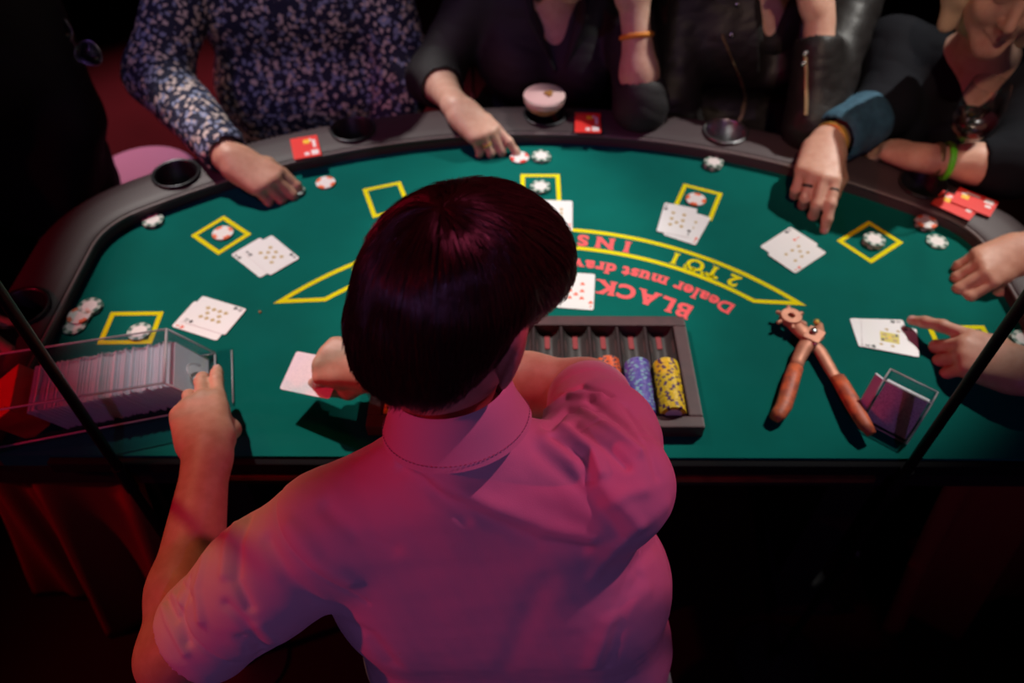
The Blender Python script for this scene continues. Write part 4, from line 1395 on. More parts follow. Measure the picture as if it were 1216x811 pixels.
def shirt_post(V, N, Q):
    from mathutils.bvhtree import BVHTree
    V = relax(V, Q, 2)
    bvh = BVHTree.FromPolygons([tuple(v) for v in V], [tuple(q_) for q_ in Q])
    def path(pts):
        out = []
        for i in range(len(pts) - 1):
            for k in range(6):
                x = pts[i][0] + (pts[i + 1][0] - pts[i][0]) * k / 6; y = pts[i][1] + (pts[i + 1][1] - pts[i][1]) * k / 6
                hit = bvh.ray_cast(Vector((0, 0, CAM_H)), cam_ray(x, y))
                if hit[0] is not None: out.append(np.array(hit[0]))
        return out
    FOLDS = [  # places of the creases in the cloth, height, width
        # long soft folds across the back
        ([(478, 556), (520, 588), (575, 616), (640, 645), (705, 655)], -0.0042, 0.008),
        ([(475, 540), (520, 572), (580, 598), (650, 625), (712, 640)], 0.0038, 0.010),
        ([(650, 520), (700, 560), (740, 600), (760, 625)], 0.0038, 0.009),
        ([(640, 535), (690, 580), (725, 618), (738, 640)], -0.0034, 0.008),
        ([(500, 565), (525, 595), (560, 625)], -0.0020, 0.006),
        # creases running into the sleeve on the raised arm
        ([(658, 520), (690, 543), (704, 572)], -0.0080, 0.0060),
        ([(668, 508), (703, 534), (716, 566)], 0.0070, 0.0060),
        ([(682, 500), (722, 530), (748, 556)], -0.0072, 0.0055),
        ([(692, 488), (735, 516), (762, 540)], 0.0062, 0.0060),
        ([(700, 474), (742, 502), (766, 526)], -0.0055, 0.0055),
        ([(652, 506), (672, 486), (712, 484)], -0.0065, 0.0050),
        ([(650, 490), (675, 470), (722, 470)], 0.0052, 0.0050),
        ([(658, 474), (690, 458), (730, 470)], -0.0045, 0.0045),
        ([(742, 482), (770, 522), (783, 572)], -0.0030, 0.0060),
        ([(720, 600), (745, 585), (770, 580)], 0.0026, 0.0070),
        # side of the body
        ([(790, 600), (740, 640), (700, 690)], 0.0024, 0.010),
        ([(788, 635), (750, 680), (730, 730)], -0.0026, 0.008),
        ([(770, 700), (725, 740), (700, 800)], 0.0026, 0.010),
        ([(650, 690), (625, 740), (600, 805)], -0.0022, 0.014),
        ([(760, 685), (735, 740), (722, 800)], -0.0026, 0.007),
        # the lowered shoulder and sleeve
        ([(300, 605), (285, 645), (282, 690), (300, 730)], -0.0042, 0.0055),
        ([(285, 612), (270, 648), (266, 690)], 0.0034, 0.0060),
        ([(320, 645), (345, 690), (380, 720)], -0.0034, 0.008),
        ([(345, 625), (378, 668), (425, 695)], 0.0034, 0.010),
        ([(390, 605), (425, 640), (475, 655)], -0.0030, 0.009),
        ([(245, 660), (235, 700), (240, 745)], 0.0034, 0.006),
        ([(225, 690), (215, 735), (225, 770)], -0.0034, 0.005),
        ([(310, 745), (340, 765), (390, 770)], 0.0030, 0.008),
        ([(290, 760), (330, 785), (370, 790)], -0.0032, 0.008),
        ([(270, 720), (300, 750), (320, 790)], -0.0030, 0.006),
        ([(400, 735), (440, 755), (470, 795)], -0.0032, 0.010),
        ([(235, 645), (262, 620), (300, 605)], -0.0024, 0.0045),
        ([(205, 690), (218, 665), (240, 648)], 0.0022, 0.0045),
        ([(190, 700), (200, 740), (225, 785)], 0.0026, 0.0045),
        ([(198, 712), (212, 742)], -0.0026, 0.0035), ([(204, 700), (222, 728)], 0.0024, 0.0035), ([(214, 690), (230, 716)], -0.0024, 0.0035),
    ]
    N = normals(V, Q)
    for pts, amp, w in FOLDS:
        P = path(pts)
        if len(P) > 1: V = fold(V, N, P, amp, w)
    V += N * (vnoise(V * [1, 1, 0.6], 42, 3) * 0.0007 + vnoise(V, 120, 5) * 0.0004 + vnoise(V, 260, 6) * 0.00018)[:, None]
    # seams at the armholes and cuffs
    for c, ax_, r in ((SL_ + vec(-0.005, 0, 0), unit(EL_ - SL_), 0.0), (SR_ + vec(0.0, 0.01, 0), unit(ER_ - SR_), 0.0), (sl_end - dl * 0.026, dl, 0), (sr_end - dr * 0.026, dr, 0)):
        dd = (V - c) @ ax_
        near = np.linalg.norm(V - c, axis=1) < 0.095
        V -= N * (0.0016 * np.exp(-(dd / 0.0022) ** 2) * near)[:, None]
    return V


shirt_me = S.mesh('shirt', 0.0028, shirt_post)
part(DLR, 'shirt', shirt_me, M['shirt'])
# collar: stand plus turned-down fall
cv = []
NA = 56
cx_ax = unit(vec(-0.12, 0.30, 1.0))
cu_ = unit(np.cross(vec(0, 1, 0), cx_ax)); cf = np.cross(cx_ax, cu_)
CC = vec(-0.0545, 0.452, 0.370)
rows = [(0.0507, 0.053, -0.012), (0.0512, 0.0535, 0.02), (0.0535, 0.0558, 0.0265), (0.0563, 0.0586, 0.024), (0.0609, 0.0632, 0.006), (0.0718, 0.0742, -0.0195), (0.07, 0.0724, -0.0202), (0.0581, 0.0605, 0.004), (0.0549, 0.0572, 0.0205)]
for r1, r2, hh in rows:
    for k in range(NA + 1):
        a = math.radians(-90 - 158 + 316 * k / NA)
        droop = 0.010 * max(0, math.sin(a)) ** 2 * (1 if hh < 0 else 0.3)
        pnt = CC + cu_ * math.cos(a) * r1 + cf * math.sin(a) * r2 + cx_ax * (hh - droop - 0.012 * max(0, math.sin(a)))
        cv.append(tuple(pnt))
cfaces = [(j * (NA + 1) + k, j * (NA + 1) + k + 1, (j + 1) * (NA + 1) + k + 1, (j + 1) * (NA + 1) + k) for j in range(len(rows) - 1) for k in range(NA)]
cme = MB().add(cv, cfaces).mesh('collar')
co = part(DLR, 'collar', cme, M['shirt'])
smooth_angle(co.data, 50)
# stitching along the fall
stv = []
for k in range(0, 84):
    a = math.radians(-90 - 150 + 300 * (k + 0.25) / 84); a2 = math.radians(-90 - 150 + 300 * (k + 0.75) / 84)
    pp = []
    for aa in (a, a2):
        droop = 0.010 * max(0, math.sin(aa)) ** 2 * 0.7
        pp.append(tuple(CC + cu_ * math.cos(aa) * 0.0704 + cf * math.sin(aa) * 0.0728 + cx_ax * (-0.0135 - droop - 0.012 * max(0, math.sin(aa)))))
    stv.append(pp)
sm = MB()
for pp in stv: sm.tube(pp, 0.00045, 4)
part(DLR, 'collar_stitching', sm.mesh('stitch'), mat('thread', (0.40, 0.30, 0.40), 0.8))

# trousers, shoes, stool
T = Sdf()
T.cone(vec(-0.08, 0.37, -0.20), vec(0.11, 0.37, -0.20), 0.105, 0.105, 0.05)
for sx, foot in ((-0.085, -0.14), (0.115, 0.17)):
    T.chain([vec(sx, 0.38, -0.22), vec(sx * 1.5, 0.74, -0.24), vec(foot, 0.72, -0.66)], [0.085, 0.062, 0.045], 0.03)
part(DLR, 'trousers', T.mesh('trousers', 0.010), M['trousers'])
for foot in (-0.14, 0.17):
    F_ = Sdf().chain([vec(foot, 0.71, -0.70), vec(foot, 0.80, -0.715), vec(foot, 0.89, -0.725)], [0.048, 0.044, 0.034], 0.02).cut(vec(0, 0, -0.757), vec(0, 0, -1))
    part(DLR, 'shoe', F_.mesh('shoe', 0.008), M['shoe_black'])
ds = thing('stool', (0.01, 0.36, -FZ), 'dark stool the dealer sits on', 'stool')
MB().lathe([(0.0001, 0.455), (0.15, 0.455), (0.165, 0.44), (0.165, 0.40), (0.15, 0.39), (0.0001, 0.39)], n=32).build('seat', M['chair_seat'], ds)
for k in range(4):
    a = math.pi / 4 + k * math.pi / 2
    MB().tube([(0.11 * math.cos(a), 0.11 * math.sin(a), 0.39), (0.16 * math.cos(a), 0.16 * math.sin(a), 0)], 0.013, 8).build('leg', M['black'], ds)

# hair: a close cap and thousands of strands combed from the crown
def LW(P): return HC + P @ HR.T


S = Sdf()
HD = lambda p, r, k: S.ell(HW(*p), np.array(r) * HS, HR, k)
HD((0, -0.014, 0.031), (0.0795, 0.1010, 0.0920), 0.01)
HD((0.010, 0.052, 0.060), (0.066, 0.046, 0.046), 0.035)
HD((0.034, 0.046, 0.046), (0.044, 0.042, 0.044), 0.030)
HD((0, -0.056, -0.030), (0.058, 0.046, 0.060), 0.04)
S.cut(HW(0, 0, -0.014), HR @ vec(0, 0.62, -1.0), 0.006)
for sx in (-1, 1): S.ell(HW(sx * 0.090, 0.004, -0.018), np.array((0.034, 0.030, 0.038)) * HS, HR, 0.008, True)
hair_me = S.mesh('hair', 0.004, lambda V, N, Q: V + N * (vnoise(V @ np.diag([1, .5, 1]), 130, 9) * 0.0008)[:, None])


def make_strands(me, n, seed):
    """strands rooted on the cap and combed along it, away from the crown"""
    from mathutils.bvhtree import BVHTree
    r = np.random.default_rng(seed)
    nv = len(me.vertices)
    V = np.empty(nv * 3, np.float32); me.vertices.foreach_get('co', V); V = V.reshape(-1, 3).astype(float)
    nq = len(me.polygons)
    Q = np.empty(nq * 4, np.int32); me.loops.foreach_get('vertex_index', Q); Q = Q.reshape(-1, 4)
    bvh = BVHTree.FromPolygons([tuple(v) for v in V], [tuple(q_) for q_ in Q])
    L = (V[Q].mean(1) - HC) @ HR / HS                       # head coordinates
    fnrm = np.cross(V[Q[:, 2]] - V[Q[:, 0]], V[Q[:, 3]] - V[Q[:, 1]])
    area = np.linalg.norm(fnrm, axis=1)
    fl = fnrm @ HR / area[:, None]
    cutside = ((fl @ np.array([0, 0.62, -1.0])) / 1.176 > 0.8)
    wgt = np.where(cutside, 0, area)
    fi = r.choice(nq, n, p=wgt / wgt.sum())
    ab = r.uniform(size=(n, 4)) + 0.01; ab /= ab.sum(1)[:, None]
    p = (V[Q[fi]] * ab[..., None]).sum(1)
    crown = HC + HR @ (np.array([-0.012, -0.058, 0.112]) * HS)
    NSEG = 8
    ln = r.uniform(0.035, 0.075, n)
    lift = r.uniform(0.0003, 0.0035, n)
    clump = vnoise(p, 190, seed)
    G = HR @ np.array([0, -0.15, -1.0]); SWP = HR @ np.array([0.95, 0.35, -0.35])
    P = []
    l0 = (p - HC) @ HR / HS
    ln = np.where(l0[:, 2] - 0.62 * l0[:, 1] < 0.025, ln * 0.25, ln)
    for k in range(NSEG + 1):
        near = [bvh.find_nearest(Vector(q_)) for q_ in p]
        c0 = np.array([x[0] for x in near]); nn = np.array([x[1] for x in near])
        tip_free = k / NSEG
        loc_ = (c0 - HC) @ HR / HS
        s_out = lift * (0.3 + tip_free) + 0.0010 * clump
        off = np.linalg.norm(p - c0, axis=1)
        surf = c0 + nn * s_out[:, None]
        hang = (off > 0.004)[:, None]                        # past the edge of the cap: hangs free
        q_ = np.where(hang & (k > 0), p, surf)
        P.append(q_)
        away = q_ - crown; away -= nn * (away * nn).sum(1)[:, None]; away /= (np.linalg.norm(away, axis=1)[:, None] + 1e-6)
        g = G - nn * (nn @ G)[:, None]; sw = SWP - nn * (nn @ SWP)[:, None]
        side = np.cross(nn, away)
        front = np.clip((loc_[:, 1] + 0.01) / 0.05, 0, 1)[:, None]
        v = away + g * 0.5 + side * (0.15 + 0.22 * clump[:, None]) + sw * front * 0.9
        v = np.where(hang, G * 1.0 + v * 0.25, v)
        v /= (np.linalg.norm(v, axis=1)[:, None] + 1e-6)
        p = q_ + v * (ln / NSEG)[:, None] * np.where(hang, 0.2, 1.0)
    P = np.stack(P, 1)
    tang = np.gradient(P, axis=1); tang /= (np.linalg.norm(tang, axis=2)[..., None] + 1e-9)
    out = P - HC; out /= np.linalg.norm(out, axis=2)[..., None]
    sd = np.cross(tang, out); sd /= (np.linalg.norm(sd, axis=2)[..., None] + 1e-9)
    w = (np.linspace(1, 0.22, NSEG + 1) * 0.00046)[None, :, None]
    V2 = np.stack([P + sd * w, P - sd * w * 0.5 + out * w * 0.9, P - sd * w * 0.5 - out * w * 0.9], 2).reshape(-1, 3)
    i = np.arange(n)[:, None, None]; k = np.arange(NSEG)[None, :, None]; j = np.arange(3)[None, None, :]
    b0 = (i * (NSEG + 1) + k) * 3
    Q2 = np.stack([b0 + j, b0 + (j + 1) % 3, b0 + 3 + (j + 1) % 3, b0 + 3 + j], -1).reshape(-1, 4)
    return quad_mesh('hair_strands', V2, Q2)


hs = make_strands(hair_me, 15000, 4)
hair = part(DLR, 'hair', hair_me, M['hair_dark'])
hs.transform(Matrix.Translation(Vector((0, 0, FZ)) - DLR.location))
ho = mesh_obj('hair_strands', hs, M['hair_dark'], hair)
ho['kind'] = 'stuff'

# the card in the dealer's fist
p0 = vec(-0.292, 0.735, 0.066)
hc = bpy.data.objects.new('playing_card', CARD_BACK); link(hc)
ex = unit(vec(-0.30, -0.93, -0.30)); ey = vec(1.0, -0.30, 0.22); ey = unit(ey - ex * (ex @ ey)); ez = np.cross(ex, ey)
if ez[2] < 0: ex = -ex; ez = -ez
hc.matrix_world = Matrix(((ex[0], ey[0], ez[0], p0[0]), (ex[1], ey[1], ez[1], p0[1]), (ex[2], ey[2], ez[2], p0[2] + FZ), (0, 0, 0, 1)))
tag(hc, 'face down card held in the dealer\'s fist above the felt', 'card')

# ------------------------------------------------------------------ the players
M['floral'] = speckle('floral', (0.010, 0.012, 0.040), (0.62, 0.50, 0.46), 78, 0.38, 0.8, c2=(0.26, 0.30, 0.46), warp=0.020)
M['blouse'] = mat('blouse', (0.014, 0.012, 0.014), 0.7, bump=(300, 0.2, 0.001))
M['leather'] = mat('leather', (0.012, 0.010, 0.010), 0.50, spec=0.35, bump=(160, 0.35, 0.0015))
M['navy_top'] = mat('navy_top', (0.005, 0.006, 0.010), 0.9, spec=0.2)
M['denim'] = mat('denim', (0.03, 0.11, 0.17), 0.8, noise=(70, (0.02, 0.075, 0.125)), bump=(500, 0.25, 0.001))
M['black_coat'] = mat('black_coat', (0.010, 0.008, 0.008), 0.85)
M['tape'] = mat('tape', (0.25, 0.17, 0.09), 0.4, 0.5)
M['hair_blonde'] = mat('hair_blonde', (0.62, 0.47, 0.30), 0.5)
M['hair_brown'] = mat('hair_brown', (0.06, 0.03, 0.018), 0.5)
M['orange_band'] = mat('orange_band', (0.85, 0.30, 0.03), 0.5)
M['green_band'] = mat('green_band', (0.12, 0.75, 0.02), 0.5)
M['lens'] = mat('lens', (0.006, 0.006, 0.010), 0.08, spec=0.8)


def at(px, py, zc):
    r = cam_ray(px, py)
    f = Vector((0, math.cos(CAM_PITCH), -math.sin(CAM_PITCH)))
    p = r * (zc / r.dot(f))
    return vec(p.x, p.y, p.z + CAM_H)


def onv(px, py, z): return np.array(on(px, py, z))


def hair_cap(root, W, R, sc, m, long=0.0):
    S = Sdf()
    S.ell(W(0, -0.016, 0.036), np.array((0.085, 0.103, 0.093)) * sc, R, 0.01)
    if long:
        for s in (-1, 1):
            S.chain([W(s * 0.066, -0.02, 0.03), W(s * 0.078, 0.0, -0.04), W(s * 0.072, 0.01, -0.04 - long)], [0.040 * sc, 0.030 * sc, 0.018 * sc], 0.02)
        S.cone(W(0, -0.06, 0.02), W(0, -0.07, -0.06 - long), 0.06 * sc, 0.05 * sc, 0.03)
        S.ell(W(0, 0.10, -0.03), np.array((0.062, 0.085, 0.10)) * sc, R, 0.01, True)
    else:
        S.cut(W(0, 0, -0.014), R @ vec(0, 0.62, -1.0), 0.006)
    post = lambda V, N, Q: V + N * (vnoise(V @ np.diag([1, 1, .35]), 260, 2) * 0.0014)[:, None]
    return part(root, 'hair', S.mesh('hair', 0.005, post), m)


def legs(root, hip, fwd, m):
    fwd = unit(vec(fwd[0], fwd[1], 0)); lat = vec(-fwd[1], fwd[0], 0)
    h = vec(hip[0], hip[1], -0.21)
    T = Sdf().cone(h - lat * 0.09, h + lat * 0.09, 0.115, 0.115, 0.05)
    for s in (-1, 1):
        k = h + lat * s * 0.11 + fwd * 0.40 + vec(0, 0, -0.03)
        f = h + lat * s * 0.12 + fwd * 0.36; f[2] = -0.67
        T.chain([h + lat * s * 0.09, k, f], [0.09, 0.065, 0.045], 0.03)
        F_ = Sdf().chain([f + vec(0, 0, -0.03), f + fwd * 0.09 + vec(0, 0, -0.045), f + fwd * 0.18 + vec(0, 0, -0.055)], [0.046, 0.042, 0.032], 0.02).cut(vec(0, 0, -0.757), vec(0, 0, -1))
        part(root, 'shoe', F_.mesh('shoe', 0.010), M['shoe_black'])
    part(root, 'trousers', T.mesh('trousers', 0.012), m)


def cloth_post(freq, amp, seed):
    def f(V, N, Q):
        V = relax(V, Q, 2)
        N = normals(V, Q)
        a = vnoise(V @ np.diag([1, 1, 0.45]), freq, seed)
        b = vnoise(V @ np.diag([0.6, 1, 1]), freq * 2.3, seed + 1)
        return V + N * (a * amp + np.abs(b) * amp * 0.5)[:, None]
    return f


# ---- player in the floral shirt
P2 = person('player in a dark floral print shirt reaching for chips', (-0.50, 1.76))
R = rot(math.radians(178), math.radians(22), 0)
hc2, nb2 = vec(-0.49, 1.655, 0.50), vec(-0.50, 1.735, 0.33)
s1, s2 = vec(-0.685, 1.72, 0.255), vec(-0.315, 1.77, 0.255)
e1, w1 = vec(-0.755, 1.545, 0.075), onv(274, 188, 0.062)
e2, w2 = vec(-0.245, 1.675, 0.00), vec(-0.33, 1.47, -0.17)
B = Sdf()
W2 = head(B, hc2, R, 1.0, neck=nb2)
B.cone(nb2, vec(-0.50, 1.76, 0.12), 0.06, 0.09, 0.04).cone(vec(-0.5, 1.76, 0.12), vec(-0.5, 1.76, -0.15), 0.09, 0.09, 0.04)
B.cone(nb2 + vec(0, 0, -.04), s1, 0.045, 0.045, 0.03).cone(nb2 + vec(0, 0, -.04), s2, 0.045, 0.045, 0.03)
B.chain([s1, e1, w1], [0.045, 0.038, 0.027], 0.02).chain([s2, e2, w2], [0.045, 0.038, 0.027], 0.02)
f2 = hand(B, w1, onv(332, 226, 0.02) - w1 + vec(0, 0, 0.01), vec(-0.05, -0.25, 1), -1, {'i': (28, 30, 18), 'm': (34, 36, 20), 'r': (40, 42, 24), 'p': (42, 44, 26)}, thumb=((0.75, 0.5, -0.45), (0.95, 0.1, -0.3), (0.95, -0.1, -0.2)), sc=1.0)
hand(B, w2, vec(0.3, -0.9, -0.3), vec(0.2, 0.1, 1), +1, (20, 20, 15))
part(P2, 'body', B.mesh('body', 0.0036, lambda V, N, Q: relax(V, Q, 1)), M['skin'])
nail_set(f2, P2, vec(0, -0.3, 1), which='imr')
S = Sdf()
S.cone(nb2 + vec(0, 0, -.045), s1 + vec(0.02, 0, 0), 0.065, 0.056, 0.04).cone(nb2 + vec(0, 0, -.045), s2 + vec(-0.02, 0, 0), 0.065, 0.056, 0.04)
S.cone(vec(-0.60, 1.75, 0.14), vec(-0.40, 1.765, 0.14), 0.118, 0.118, 0.06).cone(vec(-0.585, 1.735, -0.06), vec(-0.415, 1.745, -0.06), 0.130, 0.130, 0.07).cone(vec(-0.59, 1.75, -0.20), vec(-0.41, 1.75, -0.20), 0.125, 0.125, 0.06)
S.chain([s1, e1, e1 * 0.10 + w1 * 0.90], [0.068, 0.064, 0.045], 0.035).chain([s2, e2, e2 * 0.2 + w2 * 0.8], [0.066, 0.062, 0.045], 0.035)
fd = unit(w1 - e1)
S.cone(e1 * 0.14 + w1 * 0.86, e1 * 0.14 + w1 * 0.86 + fd * 0.08, 0.036, 0.036, 0.004, sub=True)
S.cut(vec(0, 0, -0.28), vec(0, 0, -1))
part(P2, 'shirt', S.mesh('shirt', 0.0045, cloth_post(48, 0.0022, 11)), M['floral'])
hair_cap(P2, W2, R, 1.0, M['hair_brown'])
legs(P2, (-0.50, 1.76), (0.1, -1), M['trousers'])

# ---- player in the black blouse
P3 = person('player in a black open neck blouse with one elbow on the rail', (0.08, 1.72))
R = rot(math.radians(182), math.radians(14), math.radians(8))
hc3, nb3 = vec(0.100, 1.615, 0.352), vec(0.085, 1.690, 0.205)
s1, s2 = vec(-0.085, 1.715, 0.165), vec(0.245, 1.715, 0.175)
e1, w1 = vec(-0.175, 1.615, 0.035), onv(543, 128, 0.070)
e2, w2 = onv(762, 128, 0.062), at(752, 8, 1.585)
B = Sdf()
W3 = head(B, hc3, R, 0.94, neck=nb3, neck_r=0.047)
B.cone(nb3, vec(0.09, 1.695, 0.06), 0.055, 0.085, 0.05).cone(vec(0.02, 1.70, 0.08), vec(0.15, 1.70, 0.08), 0.085, 0.085, 0.05).cone(vec(0.08, 1.71, 0.05), vec(0.08, 1.72, -0.2), 0.08, 0.08, 0.04)
B.cone(nb3 + vec(0, 0, -.02), s1, 0.04, 0.04, 0.03).cone(nb3 + vec(0, 0, -.02), s2, 0.04, 0.04, 0.03)
B.chain([s1, e1, e1 * 0.7 + w1 * 0.3, w1], [0.040, 0.036, 0.036, 0.024], 0.02).chain([s2, e2, e2 * 0.65 + w2 * 0.35, w2], [0.040, 0.034, 0.037, 0.025], 0.02)
f3 = hand(B, w1, onv(600, 186, 0.012) - w1 + vec(0, 0, 0.015), vec(0.1, -0.35, 1), -1, {'i': (16, 18, 10), 'm': (40, 36, 22), 'r': (46, 40, 24), 'p': (50, 44, 26)}, thumb=((0.8, 0.45, -0.4), (0.95, 0.0, -0.3), (0.95, -0.15, -0.2)), sc=0.95)
hand(B, w2, vec(-0.20, 0.18, 0.95), vec(0.25, -0.95, 0.15), +1, {'i': (35, 55, 30), 'm': (40, 60, 35), 'r': (45, 60, 35), 'p': (45, 60, 35)}, sc=0.95)
part(P3, 'body', B.mesh('body', 0.0036, lambda V, N, Q: relax(V, Q, 1)), M['skin_pale'])
nail_set(f3, P3, vec(0, -0.3, 1), sc=0.95, which='imr')
S = Sdf()
S.cone(nb3 + vec(0, 0.005, -.035), s1 + vec(0.02, 0, 0), 0.058, 0.050, 0.03).cone(nb3 + vec(0, 0.005, -.035), s2 + vec(-0.02, 0, 0), 0.058, 0.050, 0.03)
S.cone(vec(0.01, 1.70, 0.06), vec(0.15, 1.70, 0.06), 0.104, 0.104, 0.06).cone(vec(0.015, 1.71, -0.12), vec(0.145, 1.71, -0.12), 0.105, 0.105, 0.06).cone(vec(0.0, 1.72, -0.20), vec(0.16, 1.72, -0.20), 0.115, 0.115, 0.06)
for x in (0.015, 0.150): S.ball(vec(x, 1.625, 0.045), 0.062, 0.05)
S.chain([s1, e1, e1 * 0.70 + w1 * 0.30], [0.056, 0.056, 0.050], 0.03).chain([s2, e2 + vec(0, 0.012, -0.006), e2 * 0.84 + w2 * 0.16], [0.056, 0.050, 0.047], 0.03)
fd = unit(w1 - e1); S.cone(e1 * 0.73 + w1 * 0.27, e1 * 0.73 + w1 * 0.27 + fd * 0.08, 0.044, 0.044, 0.004, sub=True)
fd = unit(w2 - e2); S.cone(e2 * 0.86 + w2 * 0.14, e2 * 0.86 + w2 * 0.14 + fd * 0.1, 0.041, 0.041, 0.004, sub=True)
S.cone(nb3 + vec(0.0, -0.03, 0.05), vec(0.10, 1.560, 0.075), 0.060, 0.006, 0.004, sub=True)
S.cut(vec(0, 0, -0.28), vec(0, 0, -1))
part(P3, 'blouse', S.mesh('blouse', 0.004, cloth_post(52, 0.0022, 21)), M['blouse'])
hair_cap(P3, W3, R, 0.94, M['hair_brown'], 0.10)
# turned collar edges
for s in (-1, 1):
    a = nb3 + vec(s * 0.062, -0.035, 0.035); b = vec(0.10 + s * 0.010, 1.578, 0.075)
    me = MB().tube([a, a * 0.6 + b * 0.4 + vec(s * 0.012, -0.012, 0), b], [0.010, 0.013, 0.006], 8, squash=(1, 0.5)).mesh('collar')
    part(P3, 'collar', me, M['blouse'])
fw = unit(w2 - e2)
bc = e2 * 0.28 + w2 * 0.72
part(P3, 'wristband', ring_band(bc, fw, 0.0325, 0.0030, flat=1.6), M['orange_band'])
pts, rs, _ = f3['r']
part(P3, 'ring', ring_band(pts[0] * 0.5 + pts[1] * 0.5, pts[1] - pts[0], 0.0098, 0.0012, flat=2.0), M['gold'])
legs(P3, (0.08, 1.73), (0, -1), M['trousers'])

# ---- player in the leather jacket
P4 = person('player in a black leather jacket resting the chin on one hand', (0.55, 1.70))
R = rot(math.radians(176), math.radians(12), math.radians(-6))
hc4, nb4 = vec(0.520, 1.640, 0.405), vec(0.545, 1.705, 0.255)
s1, s2 = vec(0.375, 1.71, 0.205), vec(0.725, 1.68, 0.205)
e1, w1 = vec(0.350, 1.585, 0.00), vec(0.44, 1.50, -0.16)
e2, w2 = onv(968, 148, 0.066), at(972, 18, 1.56)
B = Sdf()
W4 = head(B, hc4, R, 0.96, neck=nb4, neck_r=0.048)
B.cone(nb4, vec(0.55, 1.71, 0.08), 0.055, 0.085, 0.05).cone(vec(0.55, 1.71, 0.05), vec(0.55, 1.72, -0.2), 0.085, 0.085, 0.04)
B.cone(nb4 + vec(0, 0, -.02), s1, 0.04, 0.04, 0.03).cone(nb4 + vec(0, 0, -.02), s2, 0.04, 0.04, 0.03)
B.chain([s1, e1, w1], [0.040, 0.036, 0.025], 0.02).chain([s2, e2, e2 * 0.65 + w2 * 0.35, w2], [0.040, 0.034, 0.038, 0.026], 0.02)
hand(B, w2, vec(-0.38, 0.32, 0.86), vec(0.55, -0.80, 0.1), +1, {'i': (30, 50, 30), 'm': (35, 55, 35), 'r': (40, 55, 35), 'p': (40, 55, 35)}, sc=0.97)
hand(B, w1, vec(0.5, -0.8, -0.2), vec(0.2, 0.1, 1), -1, (20, 20, 15))
part(P4, 'body', B.mesh('body', 0.0040, lambda V, N, Q: relax(V, Q, 1)), M['skin_pale'])
S = Sdf()
S.cone(nb4 + vec(0, 0, -.04), s1 + vec(0.02, 0, 0), 0.062, 0.058, 0.03).cone(nb4 + vec(0, 0, -.04), s2 + vec(-0.02, 0, 0), 0.062, 0.058, 0.03)
S.cone(vec(0.465, 1.70, 0.09), vec(0.64, 1.69, 0.09), 0.118, 0.118, 0.06).cone(vec(0.48, 1.71, -0.12), vec(0.62, 1.71, -0.12), 0.115, 0.115, 0.06).cone(vec(0.47, 1.72, -0.20), vec(0.63, 1.72, -0.20), 0.115, 0.115, 0.06)
S.chain([s1, e1, e1 * 0.1 + w1 * 0.9], [0.064, 0.060, 0.045], 0.03).chain([s2, e2 + vec(0, 0.008, -0.004), e2 * 0.30 + w2 * 0.70], [0.064, 0.054, 0.047], 0.03)
fd = unit(w2 - e2); S.cone(e2 * 0.34 + w2 * 0.66, e2 * 0.34 + w2 * 0.66 + fd * 0.08, 0.040, 0.040, 0.004, sub=True)
S.cone(nb4 + vec(0.0, -0.03, 0.05), vec(0.57, 1.555, 0.03), 0.055, 0.030, 0.006, sub=True)
S.cut(vec(0, 0, -0.28), vec(0, 0, -1))
from mathutils.bvhtree import BVHTree
jk_me = S.mesh('jacket', 0.004, cloth_post(60, 0.0022, 31))
jbvh = BVHTree.FromPolygons([tuple(v.co) for v in jk_me.vertices], [tuple(p_.vertices) for p_ in jk_me.polygons])


def on_cloth(bvh, px, py, lift=0.002):
    hit = bvh.ray_cast(Vector((0, 0, CAM_H)), cam_ray(px, py))
    if hit[0] is None: return None
    return hit[0] + hit[1] * lift


def tape_on(root, bvh, pts, r, name, m, squash=(1.0, 0.4)):
    P = []
    for i in range(len(pts) - 1):
        for k in range(5):
            t = k / 5
            q_ = on_cloth(bvh, pts[i][0] * (1 - t) + pts[i + 1][0] * t, pts[i][1] * (1 - t) + pts[i + 1][1] * t)
            if q_ is not None and (not P or (q_ - P[-1]).length < 0.08): P.append(q_)
    if len(P) > 2:
        return part(root, name, MB().tube(P, r, 8, squash=squash).mesh(name), m)


tape_on(P4, jbvh, [(856, 40), (868, 70), (879, 95), (884, 115), (880, 135), (873, 148)], 0.0045, 'front_zip', M['tape'])
tape_on(P4, jbvh, [(956, 62), (957, 85), (957, 110), (956, 142)], 0.0042, 'cuff_zip', M['tape'])
for px, py, nm in ((873, 4, 'stud'), (867, 40, 'stud'), (956, 62, 'zip_puller'), (954, 74, 'zip_puller')):
    q_ = on_cloth(jbvh, px, py, 0.003)
    if q_ is not None:
        part(P4, nm, MB().lathe([(0.0001, -0.004), (0.006, -0.003), (0.0065, 0.001), (0.004, 0.004), (0.0001, 0.005)], q_, 14).mesh(nm), M['steel'])
S2 = Sdf().cone(vec(0.50, 1.705, 0.13), vec(0.60, 1.70, 0.13), 0.094, 0.094, 0.04).cone(vec(0.50, 1.71, -0.1), vec(0.60, 1.71, -0.1), 0.095, 0.095, 0.05)
S2.cone(nb4 + vec(0.0, -0.02, 0.06), vec(0.55, 1.62, 0.14), 0.055, 0.02, 0.01, sub=True)
part(P4, 'jacket', jk_me, M['leather'])
part(P4, 'top', S2.mesh('top', 0.007, cloth_post(50, 0.002, 41)), M['black_coat'])
hair_cap(P4, W4, R, 0.96, M['hair_brown'], 0.10)
legs(P4, (0.55, 1.72), (0, -1), M['trousers'])

